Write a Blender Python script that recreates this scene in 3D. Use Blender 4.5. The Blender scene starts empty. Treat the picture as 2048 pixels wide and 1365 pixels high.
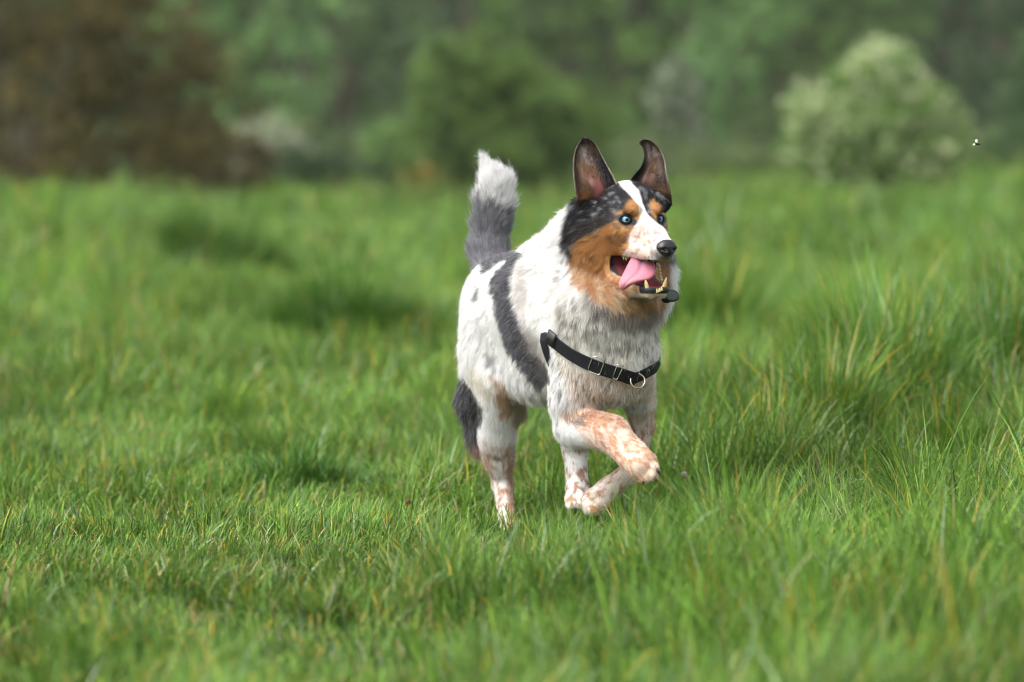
import bpy, math, random
import numpy as np
from mathutils import Vector

# ------------------------------------------------------------------ camera, world, sun, exposure
S = bpy.context.scene
CAMZ = 0.777
FPX = 7680.0                      # focal length in photo pixels (135 mm on 36 mm, 2048 px)
HOR = 300.0
PITCH = math.atan((682.5 - HOR) / FPX)
cd = bpy.data.cameras.new('camera'); cam = bpy.data.objects.new('camera', cd); S.collection.objects.link(cam)
cam.location = (0, 0, CAMZ); cam.rotation_euler = (math.pi / 2 - PITCH, 0, 0)
cd.lens = 135; cd.sensor_width = 36; cd.clip_end = 2000; cd.clip_start = 0.1
cd.dof.use_dof = True; cd.dof.focus_distance = 7.50; cd.dof.aperture_fstop = 3.0
S.camera = cam
W = bpy.data.worlds.new('World'); S.world = W; W.use_nodes = True
SUN_EL, SUN_AZ = math.radians(52), math.radians(-128)      # azimuth measured from +Y clockwise, where the light comes from
nt = W.node_tree; nt.nodes.clear()
sky = nt.nodes.new('ShaderNodeTexSky'); sky.sky_type = 'NISHITA'; sky.sun_disc = False
sky.sun_elevation = SUN_EL; sky.sun_rotation = SUN_AZ; sky.dust_density = 4.0; sky.air_density = 1.0; sky.ozone_density = 1.0
hs = nt.nodes.new('ShaderNodeHueSaturation'); hs.inputs['Saturation'].default_value = 0.22
bg = nt.nodes.new('ShaderNodeBackground'); bg.inputs['Strength'].default_value = 0.15
wo = nt.nodes.new('ShaderNodeOutputWorld')
nt.links.new(sky.outputs[0], hs.inputs['Color']); nt.links.new(hs.outputs[0], bg.inputs['Color']); nt.links.new(bg.outputs[0], wo.inputs['Surface'])
sd = bpy.data.lights.new('sun', 'SUN'); sd.energy = 1.0; sd.angle = math.radians(60); sd.color = (1.0, 0.985, 0.96)
sun = bpy.data.objects.new('sun', sd); S.collection.objects.link(sun)
ldir = Vector((math.sin(SUN_AZ) * math.cos(SUN_EL), math.cos(SUN_AZ) * math.cos(SUN_EL), math.sin(SUN_EL)))
sun.rotation_euler = ldir.to_track_quat('Z', 'Y').to_euler(); sun.location = (-3, 2, 8)
S.view_settings.view_transform = 'Standard'; S.view_settings.look = 'None'; S.view_settings.gamma = 1
S.view_settings.exposure = 1.33
S.cycles.use_denoising = True; S.cycles.filter_width = 1.15
S.cycles.max_bounces = 8; S.cycles.transparent_max_bounces = 8; S.cycles.diffuse_bounces = 4
S.cycles_curves.shape = 'RIBBONS'; S.cycles_curves.subdivisions = 2

QUICK = False
rng = np.random.default_rng(7)

# ------------------------------------------------------------------ helpers
CP, SP = math.cos(PITCH), math.sin(PITCH)
def at(px, py, d):
    """a point of the place, seen at photo pixel (px, py), standing 7.7 + d metres away"""
    Y = 7.7 + d
    x = (px - 1024) / FPX; v = (682.5 - py) / FPX
    dy = CP + v * SP; dz = -SP + v * CP
    return np.array([x * Y / dy, Y, CAMZ + dz * Y / dy])
def topx(P):
    """photo pixel of world points"""
    y = P[:, 1]; z = P[:, 2] - CAMZ
    dep = y * CP - z * SP; up = y * SP + z * CP
    return 1024 + FPX * P[:, 0] / dep, 682.5 - FPX * up / dep
def nrm(v):
    v = np.asarray(v, float); return v / (np.linalg.norm(v, axis=-1, keepdims=True) + 1e-12)

def _hash(ix, iy, iz, seed):
    h = (ix.astype(np.int64) * 73856093) ^ (iy.astype(np.int64) * 19349663) ^ (iz.astype(np.int64) * 83492791) ^ (seed * 2654435761)
    h = (h ^ (h >> 13)) * 1274126177
    h = (h ^ (h >> 16)) & 0xFFFFFF
    return h / float(0xFFFFFF)
def vnoise(P, scale, seed=0):
    """value noise in 0..1, feature size `scale` metres"""
    Q = np.asarray(P, float) / scale + 1000.0
    I = np.floor(Q).astype(np.int64); F = Q - I; F = F * F * (3 - 2 * F)
    r = 0
    for a in (0, 1):
        wx = F[:, 0] if a else 1 - F[:, 0]
        for b in (0, 1):
            wy = F[:, 1] if b else 1 - F[:, 1]
            for c in (0, 1):
                wz = F[:, 2] if c else 1 - F[:, 2]
                r = r + wx * wy * wz * _hash(I[:, 0] + a, I[:, 1] + b, I[:, 2] + c, seed)
    return r
def fbm(P, scale, seed=0, o=3):
    r = 0; a = 1; t = 0
    for i in range(o):
        r = r + a * vnoise(P, scale / (2.03 ** i), seed + 17 * i); t += a; a *= 0.55
    return r / t
def sm(x, a, b):
    t = np.clip((x - a) / (b - a), 0, 1); return t * t * (3 - 2 * t)

def tag(o, label=None, cat=None, group=None, kind=None):
    if label: o['label'] = label
    if cat: o['category'] = cat
    if group: o['group'] = group
    if kind: o['kind'] = kind
    return o
def empty(name, loc, label, cat, group=None):
    o = bpy.data.objects.new(name, None); S.collection.objects.link(o); o.location = loc; o.empty_display_size = 0.1
    return tag(o, label, cat, group)
def mesh_obj(name, V, F, mat, parent=None, cols=None, smooth=True, quads=None):
    """V (n,3) world coordinates; F list of index tuples or (m,4)/(m,3) array; a mesh stored relative to its parent"""
    me = bpy.data.meshes.new(name)
    V = np.asarray(V, np.float64)
    if parent is not None:
        V = V - np.array(parent_world(parent))
    if isinstance(F, np.ndarray):
        n, k = F.shape
        me.vertices.add(len(V)); me.vertices.foreach_set('co', V.astype(np.float32).ravel())
        me.loops.add(n * k); me.loops.foreach_set('vertex_index', F.astype(np.int32).ravel())
        me.polygons.add(n); me.polygons.foreach_set('loop_start', np.arange(0, n * k, k, dtype=np.int32))
        me.update(calc_edges=True)
    else:
        me.from_pydata([tuple(v) for v in V], [], [tuple(int(i) for i in f) for f in F])
    if smooth: me.polygons.foreach_set('use_smooth', np.ones(len(me.polygons), bool))
    if cols is not None:
        at_ = me.color_attributes.new('coat', 'FLOAT_COLOR', 'POINT')
        c = np.ones((len(V), 4), np.float32); c[:, :3] = cols
        at_.data.foreach_set('color', c.ravel())
    me.materials.append(mat)
    o = bpy.data.objects.new(name, me); S.collection.objects.link(o)
    if parent is not None: o.parent = parent
    return o
def parent_world(p):
    v = Vector((0, 0, 0))
    while p is not None:
        v += p.location; p = p.parent
    return v

def mat(name, base=(0.5, 0.5, 0.5), rough=0.6, spec=0.3, attr=None, metal=0.0, transl=0.0, bump=None, sss=0.0, coat=0.0, noise=None):
    m = bpy.data.materials.new(name); m.use_nodes = True; t = m.node_tree; b = t.nodes['Principled BSDF']
    b.inputs['Base Color'].default_value = (*base, 1); b.inputs['Roughness'].default_value = rough
    b.inputs['Specular IOR Level'].default_value = spec; b.inputs['Metallic'].default_value = metal
    b.inputs['Coat Weight'].default_value = coat; b.inputs['Coat Roughness'].default_value = 0.15
    if sss:
        b.inputs['Subsurface Weight'].default_value = sss; b.inputs['Subsurface Scale'].default_value = 0.01
    src = None
    if attr:
        a = t.nodes.new('ShaderNodeAttribute'); a.attribute_name = attr; src = a.outputs['Color']
    if noise:                                       # (scale, colour a, colour b)
        tc = t.nodes.new('ShaderNodeTexCoord'); nz = t.nodes.new('ShaderNodeTexNoise'); nz.inputs['Scale'].default_value = noise[0]
        nz.inputs['Detail'].default_value = 5
        cr = t.nodes.new('ShaderNodeValToRGB'); cr.color_ramp.elements[0].position = 0.35; cr.color_ramp.elements[1].position = 0.65
        cr.color_ramp.elements[0].color = (*noise[1], 1); cr.color_ramp.elements[1].color = (*noise[2], 1)
        t.links.new(tc.outputs['Object'], nz.inputs['Vector']); t.links.new(nz.outputs['Fac'], cr.inputs[0]); src = cr.outputs[0]
    if src: t.links.new(src, b.inputs['Base Color'])
    if bump:                                        # (scale, strength, distance)
        tc = t.nodes.new('ShaderNodeTexCoord'); nz = t.nodes.new('ShaderNodeTexNoise'); nz.inputs['Scale'].default_value = bump[0]
        bp = t.nodes.new('ShaderNodeBump'); bp.inputs['Strength'].default_value = bump[1]; bp.inputs['Distance'].default_value = bump[2]
        t.links.new(tc.outputs['Object'], nz.inputs['Vector']); t.links.new(nz.outputs['Fac'], bp.inputs['Height']); t.links.new(bp.outputs[0], b.inputs['Normal'])
    if transl:
        tr = t.nodes.new('ShaderNodeBsdfTranslucent'); mx = t.nodes.new('ShaderNodeMixShader'); mx.inputs[0].default_value = transl
        if src: t.links.new(src, tr.inputs['Color'])
        else: tr.inputs['Color'].default_value = (*base, 1)
        t.links.new(b.outputs[0], mx.inputs[1]); t.links.new(tr.outputs[0], mx.inputs[2])
        t.links.new(mx.outputs[0], t.nodes['Material Output'].inputs['Surface'])
    return m

# ------------------------------------------------------------------ ground
MOUNDS = [(0.85, 9.6, 0.5, 0.13), (1.55, 11.4, 0.6, 0.26), (1.1, 7.2, 0.5, 0.03), (-0.72, 17.0, 0.6, 0.08), (-1.9, 25.0, 0.9, 0.12),
          (2.3, 14.5, 0.9, 0.26), (-3.6, 24.0, 1.2, 0.2), (4.8, 34.0, 2.4, 0.42), (-6.0, 45.0, 3.0, 0.35)]
def gz(x, y):
    P = np.stack([x, y, np.zeros_like(x)], 1)
    z = (fbm(P, 1.6, 3) - 0.5) * 0.06
    for mx_, my_, r, h in MOUNDS:
        z = z + h * np.exp(-((x - mx_) ** 2 + (y - my_) ** 2) / (r * r))
    z = z * sm(np.abs(y - 7.75) + np.abs(x - 0.1) * 0.6, 0.1, 1.0)
    return z
def bare(x, y):
    """worn earth: 1 in the middle of a patch"""
    r = 0
    for bx, by, rx, ry in ((-0.505, 6.28, 0.075, 0.10), (-0.745, 5.86, 0.07, 0.16), (-0.46, 7.1, 0.06, 0.05)):
        P = np.stack([x, y, np.zeros_like(x)], 1)
        r = np.maximum(r, np.exp(-(((x - bx) / rx) ** 2 + ((y - by) / ry) ** 2)) * (0.6 + 0.8 * vnoise(P, 0.03, 5)))
    return r
def build_ground():
    ys = np.concatenate([np.arange(2.5, 14, 0.06), np.arange(14, 40, 0.4), np.geomspace(40, 900, 40)])
    u = np.linspace(-1, 1, 141)
    U, Yg = np.meshgrid(u, ys)
    X = U * (0.9 * Yg * (0.35 + 0.65 * np.abs(U) ** 2) + 1.0)
    x = X.ravel(); y = Yg.ravel()
    z = gz(x, y)
    V = np.stack([x, y, z], 1)
    r, c = len(ys), len(u)
    i = (np.arange(r - 1)[:, None] * c + np.arange(c - 1)[None]).ravel()
    F = np.stack([i, i + 1, i + c + 1, i + c], 1)
    P = V.copy(); P[:, 2] = 0
    n1 = fbm(P, 0.9, 11); n2 = vnoise(P, 0.05, 12); b = sm(bare(x, y), 0.2, 0.6)
    col = np.array([0.022, 0.036, 0.010])[None] * (0.6 + 0.8 * n1)[:, None]
    far = sm(y, 14, 40)[:, None]
    col = col * (1 - far) + np.array([0.060, 0.120, 0.018])[None] * (0.75 + 0.5 * n1)[:, None] * far
    soil = np.array([0.13, 0.075, 0.035])[None] * (0.5 + 0.9 * n2)[:, None]
    col = col * (1 - b[:, None]) + soil * b[:, None]
    o = mesh_obj('ground', V, F, mat('earth', attr='coat', rough=0.95, spec=0.1, bump=(60, 0.6, 0.01)), cols=col)
    tag(o, 'gently uneven meadow ground under the grass', kind='structure')
build_ground()

# ------------------------------------------------------------------ grass
def blades(base, h, w, az, phi0, phi1, rows, tw=None):
    """curved tapering blades: base (n,3), height, width, azimuth, start lean, extra bend -> V, F"""
    n = len(h); seg = h / rows
    dx, dy = np.cos(az), np.sin(az)
    if tw is None: tw = rng.uniform(-0.9, 0.9, n)
    wx, wy = -np.sin(az + tw), np.cos(az + tw)
    p = base.copy(); V = np.zeros((n, rows + 1, 2, 3))
    for k in range(rows + 1):
        t = k / rows
        ww = w * (1 - t) ** 0.55 * (0.75 + 0.5 * min(t * 3, 1) * 0.5) * 0.5
        if k == rows: ww = w * 0.04
        V[:, k, 0] = p - np.stack([wx * ww, wy * ww, ww * 0.1], 1)
        V[:, k, 1] = p + np.stack([wx * ww, wy * ww, ww * 0.1], 1)
        ph = phi0 + phi1 * ((t + 0.5 / rows)) ** 1.3
        p = p + np.stack([dx * np.sin(ph) * seg, dy * np.sin(ph) * seg, np.cos(ph) * seg], 1)
    i0 = (np.arange(n) * (rows + 1) * 2)[:, None]
    F = []
    for k in range(rows):
        a = i0 + 2 * k
        F.append(np.concatenate([a, a + 1, a + 3, a + 2], 1))
    F = np.stack(F, 1).reshape(-1, 4)
    return V.reshape(-1, 3), F
GREENS = np.array([[0.054, 0.124, 0.013], [0.090, 0.188, 0.018], [0.165, 0.278, 0.030], [0.040, 0.100, 0.018], [0.108, 0.196, 0.038]])
def blade_cols(n, rows, P, dead=0.03, yel=0.05, bright=1.0):
    k = rng.integers(0, len(GREENS), n); j = rng.integers(0, len(GREENS), n)
    f = rng.random(n)[:, None]
    c = GREENS[k] * f + GREENS[j] * (1 - f)
    n1 = fbm(P * np.array([1, 0.6, 0]), 0.7, 31)[:, None]
    c = c * (0.55 + 0.85 * n1) * bright
    c = c * np.array([1 + 0.0, 1, 1]) * rng.uniform(0.8, 1.2, (n, 1))
    C = np.repeat(c[:, None, :], (rows + 1) * 2, 1)
    t = (np.arange((rows + 1) * 2) // 2 / rows)[None, :, None]
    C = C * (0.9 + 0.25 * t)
    pale = rng.random(n) < .035
    C[pale] = (np.array([.34, .42, .27]) * rng.uniform(.6, 1.1, (n, 1)))[pale][:, None, :]
    r = rng.random(n)
    isd = r < dead
    straw = np.array([0.42, 0.32, 0.13]) * rng.uniform(0.5, 1.25, (n, 1))
    C[isd] = straw[isd][:, None, :]
    isy = (r > dead) & (r < dead + yel)
    yt = np.array([0.62, 0.38, 0.03])[None, None] * rng.uniform(0.6, 1.1, (n, 1, 1))
    s = np.clip((t - 0.45) / 0.4, 0, 1)
    Cy = C * (1 - s) + yt * s
    C[isy] = Cy[isy]
    return C.reshape(-1, 3)
grass_mat = mat('grass_blade', attr='coat', rough=0.5, spec=0.25, transl=0.22)
def hfac(x, y):
    """sward height in metres"""
    P = np.stack([x, y, np.zeros_like(x)], 1)
    pxs = x / np.maximum(y, 1) * FPX + 1024
    base = 0.085 + 0.05 * sm(pxs, 700, 1500) + 0.03 * sm(y, 9, 12) * 1
    short = (1 - sm(pxs, 650, 950)) * (1 - sm(y, 8.3, 9.6)) * sm(y, 5.6, 6.2)
    base = base * (1 - .38 * short)
    tuft = sm(vnoise(P, 0.20, 23), .45, .85) * 1.1 + sm(vnoise(P, 0.075, 25), .5, .9) * .5
    base = base * (0.42 + 0.6 * fbm(P, 0.6, 21, 2) + .62 * tuft)
    base = base + 0.05 * sm(pxs, 900, 1700) * (1 - sm(y, 6.0, 7.2)) + .02 * np.exp(-((x - .12) / .35) ** 2 - ((y - 7.45) / .25) ** 2)
    dogz = np.exp(-((x - .10) / .42) ** 4 - ((y - 7.5) / .62) ** 4)
    base = np.where(base > .045, base * (1 - dogz) + (.042 + .2 * (base - .06)) * dogz, base)
    base = base * (1 - .55 * np.exp(-(x / .10) ** 4 - ((y - 7.55) / .40) ** 4))
    fy = sm(y, 32, 50); base = base * (1 - fy) + fy * base * (.12 + 2.2 * vnoise(P, 1.3, 28) ** 3.2)
    base = base * 1.0 * (1 + sm(y, 14, 22) * (vnoise(P, 2.2, 27) - .45) * 1.1)
    base = base * (1 + .9 * (1 - sm(pxs, 150, 420)) * sm(y, 13, 20) * (1 - sm(y, 36, 46)))
    base = base * (1 - .25 * (1 - sm(y, 5.6, 6.6)))
    return np.clip(base, 0.022, 0.35)
OUTER = [0]
def region(n, y0, y1):
    y = np.sqrt(rng.uniform(y0 * y0, y1 * y1, n))
    if OUTER[0]:
        e = 0.1333 * y * 1.13 + 0.25; return np.sign(rng.uniform(-1, 1, n)) * (e + rng.random(n) * (1.0 + .10 * y)), y
    x = rng.uniform(-1, 1, n) * (0.1333 * y * 1.13 + 0.25)
    return x, y
def grass_zone(n, y0, y1, wid, rows, dead, yel, hmul, bright=1.0, clump_n=0, clump_r=0.03):
    x, y = region(n, y0, y1)
    az = rng.uniform(0, 2 * math.pi, n)
    if clump_n:
        m = n * 8 // 10
        cx, cy = region(clump_n, y0, y1)
        k = rng.integers(0, clump_n, m)
        ang = rng.uniform(0, 2 * math.pi, m); rr = np.abs(rng.normal(0, 1, m)) * clump_r * rng.uniform(0.5, 1.6, clump_n)[k]
        x[:m] = cx[k] + np.cos(ang) * rr; y[:m] = cy[k] + np.sin(ang) * rr
        az[:m] = ang + rng.normal(0, 0.6, m)
    hm = hfac(x, y)
    keep = rng.random(n) > sm(bare(x, y), 0.15, 0.6) * 0.80
    if dead > .3: keep &= (x / y * FPX + 1024 < 1000 + rng.normal(0, 150, n))
    x, y, az, hm = x[keep], y[keep], az[keep], hm[keep]; n = len(x)
    base = np.stack([x, y, gz(x, y) - 0.004], 1)
    h = hm * hmul * rng.uniform(0.55, 1.35, n)
    # wind and trampling combed the sward a little to one side, in swirls
    P = base * np.array([1, 1, 0])
    sw = fbm(P, 0.5, 41, 2) * 2 * math.pi * 1.5
    mixm = rng.random(n) < 0.45
    az = np.where(mixm, sw + rng.normal(0, 0.5, n), az)
    phi0 = np.abs(rng.normal(0.15, 0.22, n)); phi1 = np.abs(rng.normal(0.75, 0.5, n))
    fl = rng.random(n) < 0.2; phi1[fl] += rng.uniform(.5, 1.4, fl.sum())
    w = wid * rng.uniform(0.55, 1.3, n)
    V, F = blades(base, h, w, az, phi0, phi1, rows)
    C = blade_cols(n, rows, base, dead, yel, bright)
    return V, F, C
def join(parts):
    Vs, Fs, Cs, o = [], [], [], 0
    for V, F, C in parts:
        Vs.append(V); Fs.append(F + o); Cs.append(C); o += len(V)
    return np.concatenate(Vs), np.concatenate(Fs), np.concatenate(Cs)
Q = 0.25 if QUICK else 1.0
def build_grass():
    parts = [grass_zone(int(200000 * Q), 4.6, 11.0, 0.0036, 5, 0.03, 0.04, 1.12, 1.06, 3400, 0.022),
             grass_zone(int(20000 * Q), 4.6, 9.5, 0.0034, 5, 0.34, 0.40, 0.75, 1.0),
             grass_zone(int(2600 * Q), 4.6, 11.0, 0.0050, 6, 0.02, 0.02, 1.5, 1.1),
             grass_zone(int(170000 * Q), 10.5, 20, 0.0065, 3, 0.03, 0.05, 1.15, 1.1, 3000, 0.045),
             grass_zone(int(150000 * Q), 20, 80, 0.022, 2, 0.02, 0.04, 1.35, 1.12, 6000, 0.15)]
    OUTER[0] = 1
    parts += [grass_zone(60000, 4.6, 11, 0.0046, 4, 0.03, 0.04, 1.12, 1.06, 1500, 0.025), grass_zone(60000, 11, 24, 0.0085, 3, 0.03, 0.04, 1.15, 1.1, 1500, 0.05),
              grass_zone(40000, 24, 80, 0.026, 2, 0.02, 0.04, 1.35, 1.12, 2500, 0.15)]
    OUTER[0] = 0
    V, F, C = join(parts)
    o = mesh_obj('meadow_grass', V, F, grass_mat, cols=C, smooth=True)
    tag(o, 'green meadow grass with scattered yellow and straw blades', 'grass', kind='stuff')
build_grass()

def tussock(px, Y, r, h, n, label, wid=0.004, tint=(1, 1, 1), name='grass_tussock'):
    X = (px - 1024) / FPX * Y
    nb = 9; ba = rng.uniform(0, 2 * math.pi, nb); br = np.sqrt(rng.random(nb)) * r * .85; bh = rng.uniform(.55, 1.12, nb); bs = rng.uniform(.16, .36, nb) * r
    kb = rng.integers(0, nb, n)
    ox = np.cos(ba)[kb] * br[kb] * 1.25 + rng.normal(0, 1, n) * bs[kb]; oy = np.sin(ba)[kb] * br[kb] * .8 + rng.normal(0, 1, n) * bs[kb]
    x = X + ox; y = Y + oy; ang = np.arctan2(oy, ox); rr = np.minimum(np.hypot(ox, oy), r)
    base = np.stack([x, y, gz(x, y) - 0.004], 1)
    e = rr / r * (.75 + .5 * vnoise(np.stack([np.cos(ang), np.sin(ang), ang * 0], 1), .8, int(px)))
    hh = h * np.clip(1.05 - 0.5 * e * e, .25, 1) * rng.uniform(0.35, 1.15, n) * bh[kb]
    az = ang + rng.normal(0, 0.8, n)
    phi0 = 0.05 + 0.35 * e * rng.uniform(0.4, 1.3, n); phi1 = np.abs(rng.normal(0.55, 0.5, n))
    rows = 6 if Y < 12 else 4
    V, F = blades(base, hh, wid * rng.uniform(0.6, 1.3, n), az, phi0, phi1, rows)
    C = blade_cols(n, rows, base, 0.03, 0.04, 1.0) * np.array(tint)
    root = empty(name, (X, Y, float(gz(np.array([X]), np.array([Y]))[0])), label, 'grass tussock', 'tall grass tussocks in the meadow')
    mesh_obj('blade', V, F, grass_mat, root, cols=C)
    # merge as the thing itself: one mesh is enough
    o = root.children[0]; o.parent = None; o.location = root.location
    for k in ('label', 'category', 'group'): o[k] = root[k]
    bpy.data.objects.remove(root); o.name = name
    return o
tussock(1650, 9.0, 0.15, 0.36, 3600, 'tall arching green tussock right of the dog, the sharpest of the big ones', 0.0042, (1.1, 1.15, 0.95))
tussock(1800, 9.6, 0.20, 0.42, 4200, 'tall upright tussock behind and right of the sharpest one', 0.0045, (0.95, 1.08, 0.9))
tussock(1740, 10.9, 0.24, 0.44, 4000, 'blurred tall tussock rising behind the two sharper ones', 0.0055, (1.05, 1.12, 0.9))
tussock(1985, 10.2, 0.25, 0.50, 5200, 'broad tussock with bluish blades cut by the right edge of the picture', 0.0050, (1.0, 1.12, 1.4))
tussock(1535, 8.75, 0.11, 0.25, 2000, 'smaller upright tussock leaning against the tall arching one', 0.0040, (1.1, 1.15, 1.0))
tussock(1900, 8.8, 0.12, 0.24, 2000, 'low bright tussock in front of the bluish one at the right', 0.0040, (1.15, 1.18, 1.0))
tussock(690, 14.6, 0.24, 0.44, 5000, 'dark green tussock just behind and left of the dog\'s rump', 0.007, (0.70, 0.86, 0.75))
tussock(430, 23.0, 0.34, 0.60, 4000, 'dark tussock farther off, near the left thicket', 0.010, (0.62, 0.78, 0.65))
tussock(1440, 13.5, 0.24, 0.42, 4000, 'soft tussock seen just right of the dog\'s snout', 0.007, (0.85, 0.95, 0.75))
tussock(590, 8.75, 0.11, 0.15, 1500, 'low dark tuft in the short sward left of the hind leg', 0.0036, (0.55, 0.75, 0.7))
tussock(1890, 6.35, 0.17, 0.20, 1700, 'blurred close tuft low in the right of the picture', 0.0038, (0.5, 0.68, 0.6))
tussock(1290, 6.0, 0.12, 0.13, 1200, 'blurred low tuft in front of the dog, at the bottom of the picture', 0.0036, (0.8, 0.9, 0.7))

# ------------------------------------------------------------------ the dog: implicit body
Z3 = np.array([0, 0, 1.0])
A = nrm([0.5, -0.866, 0]); L = nrm([0.866, 0.5, 0])            # body: forward, to the dog's left
HB = at(1293, 430, -0.22)
_yaw = math.radians(25)
hf = np.array([math.sin(_yaw), -math.cos(_yaw), 0]); hl = np.array([math.cos(_yaw), math.sin(_yaw), 0]); hu = Z3
def H(a, s, h): return HB + (hf * a + hl * s + hu * h) * 0.001
def HL(P):
    d = (P - HB) * 1000
    return d @ hf, d @ hl, d @ hu
PR = []
def cone(p, q, ra, rb, k=25, grp='body', flow=None, ln=16, lift=0.35):
    PR.append(dict(t='c', p=np.array(p), q=np.array(q), ra=ra / 1000, rb=rb / 1000, k=k / 1000, g=grp,
                   flow=nrm(flow if flow is not None else np.array(q) - np.array(p)), ln=ln, lift=lift))
def ell(c, ax, rad, k=25, grp='body', flow=(0, 0, -1), ln=16, lift=0.35):
    PR.append(dict(t='e', c=np.array(c), M=np.array(ax), r=np.array(rad) / 1000, k=k / 1000, g=grp, flow=nrm(flow), ln=ln, lift=lift))
BA = [A, L, Z3]
back = -A * 0.85 - Z3 * 0.5
def head_ell(a, s, h, rad, **kw): ell(H(a, s, h), [hf, hl, hu], rad, **kw)

# torso
ell(at(1133, 645, .00), BA, (205, 107, 140), 40, 'body', back, 14, .13)
ell(at(1064, 614, .12), BA, (190, 90, 114), 40, 'body', back, 14, .13)
ell(at(1016, 610, .23), BA, (112, 87, 98), 40, 'body', back, 13, .13)
ell(at(1104, 566, .02), BA, (130, 74, 68), 45, 'body', back, 16, .16)
# fore chest, shoulders, neck
ell(at(1216, 700, -.11), BA, (90, 98, 110), 35, 'chest', (-0.1, 0, -1), 19, .27)
cone(at(1180, 620, -.04), at(1222, 520, -.10), 106, 92, 40, 'neck', -Z3 * .9 - A * .35, 21, .24)
cone(at(1106, 545, .04), at(1186, 452, -.10), 66, 60, 40, 'neck', -Z3 * .5 - A * .7, 20, .22)
ell(at(1274, 556, -.07), [hf, hl, hu], (64, 76, 106), 30, 'neck', -Z3 - hf * .2, 22, .26)
ell(at(1215, 622, -.15), [hf, hl, hu], (78, 92, 72), 35, 'neck', -Z3, 21, .26)
# right foreleg, raised and reaching
cone(at(1157, 700, -.10), at(1150, 790, -.11), 54, 47, 30, 'legw', -Z3 * .9 - A * .2, 16, .25)
cone(at(1150, 780, -.11), at(1152, 850, -.10), 47, 41, 22, 'legw', -Z3 * .9 - A * .3, 16, .28)
cone(at(1156, 852, -.12), at(1222, 868, -.22), 36, 35, 18, 'foreR', None, 10, .25)
cone(at(1222, 868, -.22), at(1266, 912, -.27), 33, 28, 10, 'foreR', None, 8, .24)
cone(at(1264, 910, -.27), at(1285, 930, -.30), 29, 29, 10, 'foreR', None, 7, .24)
for x_, y_, d_, r_ in ((1300, 922, -.300, 13), (1305, 936, -.315, 13.5), (1303, 950, -.318, 13.5), (1290, 955, -.312, 12)):
    cone(at(x_ - 12, y_ - 4, d_ + .012), at(x_, y_, d_), r_, r_ * .92, 5, 'foreR', (.6, -.3, -.8), 6, .22)
# left foreleg, pushing off
cone(at(1264, 735, -.04), at(1278, 800, .01), 48, 28, 26, 'legw', -Z3, 14, .22)
cone(at(1278, 800, .01), at(1283, 850, .03), 27, 24, 18, 'foreL', None, 9, .25)
cone(at(1283, 850, .03), at(1270, 938, .02), 23, 20, 12, 'foreL', None, 7, .22)
cone(at(1272, 938, .02), at(1218, 978, .03), 21, 21, 10, 'foreL', None, 8, .24)
cone(at(1218, 978, .03), at(1188, 1003, .02), 22, 25, 10, 'foreL', None, 5, .2)
for x_, y_, d_ in ((1172, 1012, .0), (1178, 1020, -.01), (1188, 1022, -.015), (1200, 1016, -.005)):
    cone(at(x_ + 8, y_ - 12, d_ + .015), at(x_, y_, d_), 12, 11, 5, 'foreL', None, 6, .22)
# right hind leg, standing
ell(at(985, 690, .19), [A, L, Z3], (84, 56, 104), 30, 'thigh', -Z3 * .9 - A * .4, 20, .25)
cone(at(966, 700, .26), at(950, 800, .29), 38, 29, 25, 'thigh', -Z3 * .9 - A * .25, 26, .28)
cone(at(950, 800, .29), at(958, 890, .29), 29, 15, 25, 'thigh', -Z3 * .95 - A * .25, 28, .3)
cone(at(1000, 760, .15), at(994, 880, .22), 44, 31, 24, 'thigh', -Z3, 13, .25)
cone(at(994, 870, .22), at(998, 918, .25), 32, 28, 22, 'hindR', -Z3, 10, .2)
cone(at(998, 918, .25), at(1005, 966, .27), 28, 19, 18, 'hindR', -Z3, 9, .22)
cone(at(1005, 966, .27), at(1014, 1035, .22), 19, 16, 12, 'hindR', -Z3, 9, .24)
cone(at(1014, 1038, .22), at(1023, 1062, .17), 18, 21, 10, 'hindR', None, 5, .2)
# left hind leg, brought forward under the belly
ell(at(1075, 700, .22), [A, L, Z3], (80, 50, 88), 30, 'thigh', -Z3, 18, .25)
cone(at(1118, 745, .16), at(1142, 848, .10), 42, 30, 24, 'thighL', None, 13, .2)
cone(at(1020, 760, .19), at(1030, 822, .21), 38, 16, 24, 'thigh', -Z3 * .8 + A * .3, 28, .3)
ell(at(1080, 740, .06), BA, (110, 60, 66), 40, 'body', -A * .4 - Z3, 20, .25)
cone(at(1142, 848, .10), at(1150, 900, .14), 30, 23, 14, 'hindL', -Z3, 8, .25)
cone(at(1150, 900, .14), at(1155, 975, .12), 22, 21, 12, 'hindL', -Z3, 8, .24)
cone(at(1155, 975, .12), at(1153, 1000, .09), 22, 23, 10, 'hindL', None, 5, .2)
for x_, d_ in ((1008, .15), (1018, .14), (1029, .14), (1038, .15)):
    cone(at(x_, 1050, d_ + .02), at(x_ + 3, 1064, d_ - .008), 11, 10, 5, 'hindR', None, 4, .18)
for x_, d_ in ((1140, .07), (1149, .06), (1160, .06), (1168, .07)):
    cone(at(x_, 994, d_ + .02), at(x_ + 1, 1010, d_ - .008), 11, 10, 5, 'hindL', None, 4, .18)
# tail
T = [(984, 545, .33, 36), (977, 500, .36, 33), (981, 450, .37, 33), (989, 405, .37, 34), (992, 368, .365, 29), (968, 322, .36, 5)]
for i in range(5):
    a_, b_ = T[i], T[i + 1]
    cone(at(*a_[:3]), at(*b_[:3]), a_[3], b_[3], 14 if i else 30, 'tail', None, (25, 26, 28, 29, 22)[i], (.22, .22, .25, .24, .12)[i])
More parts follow.
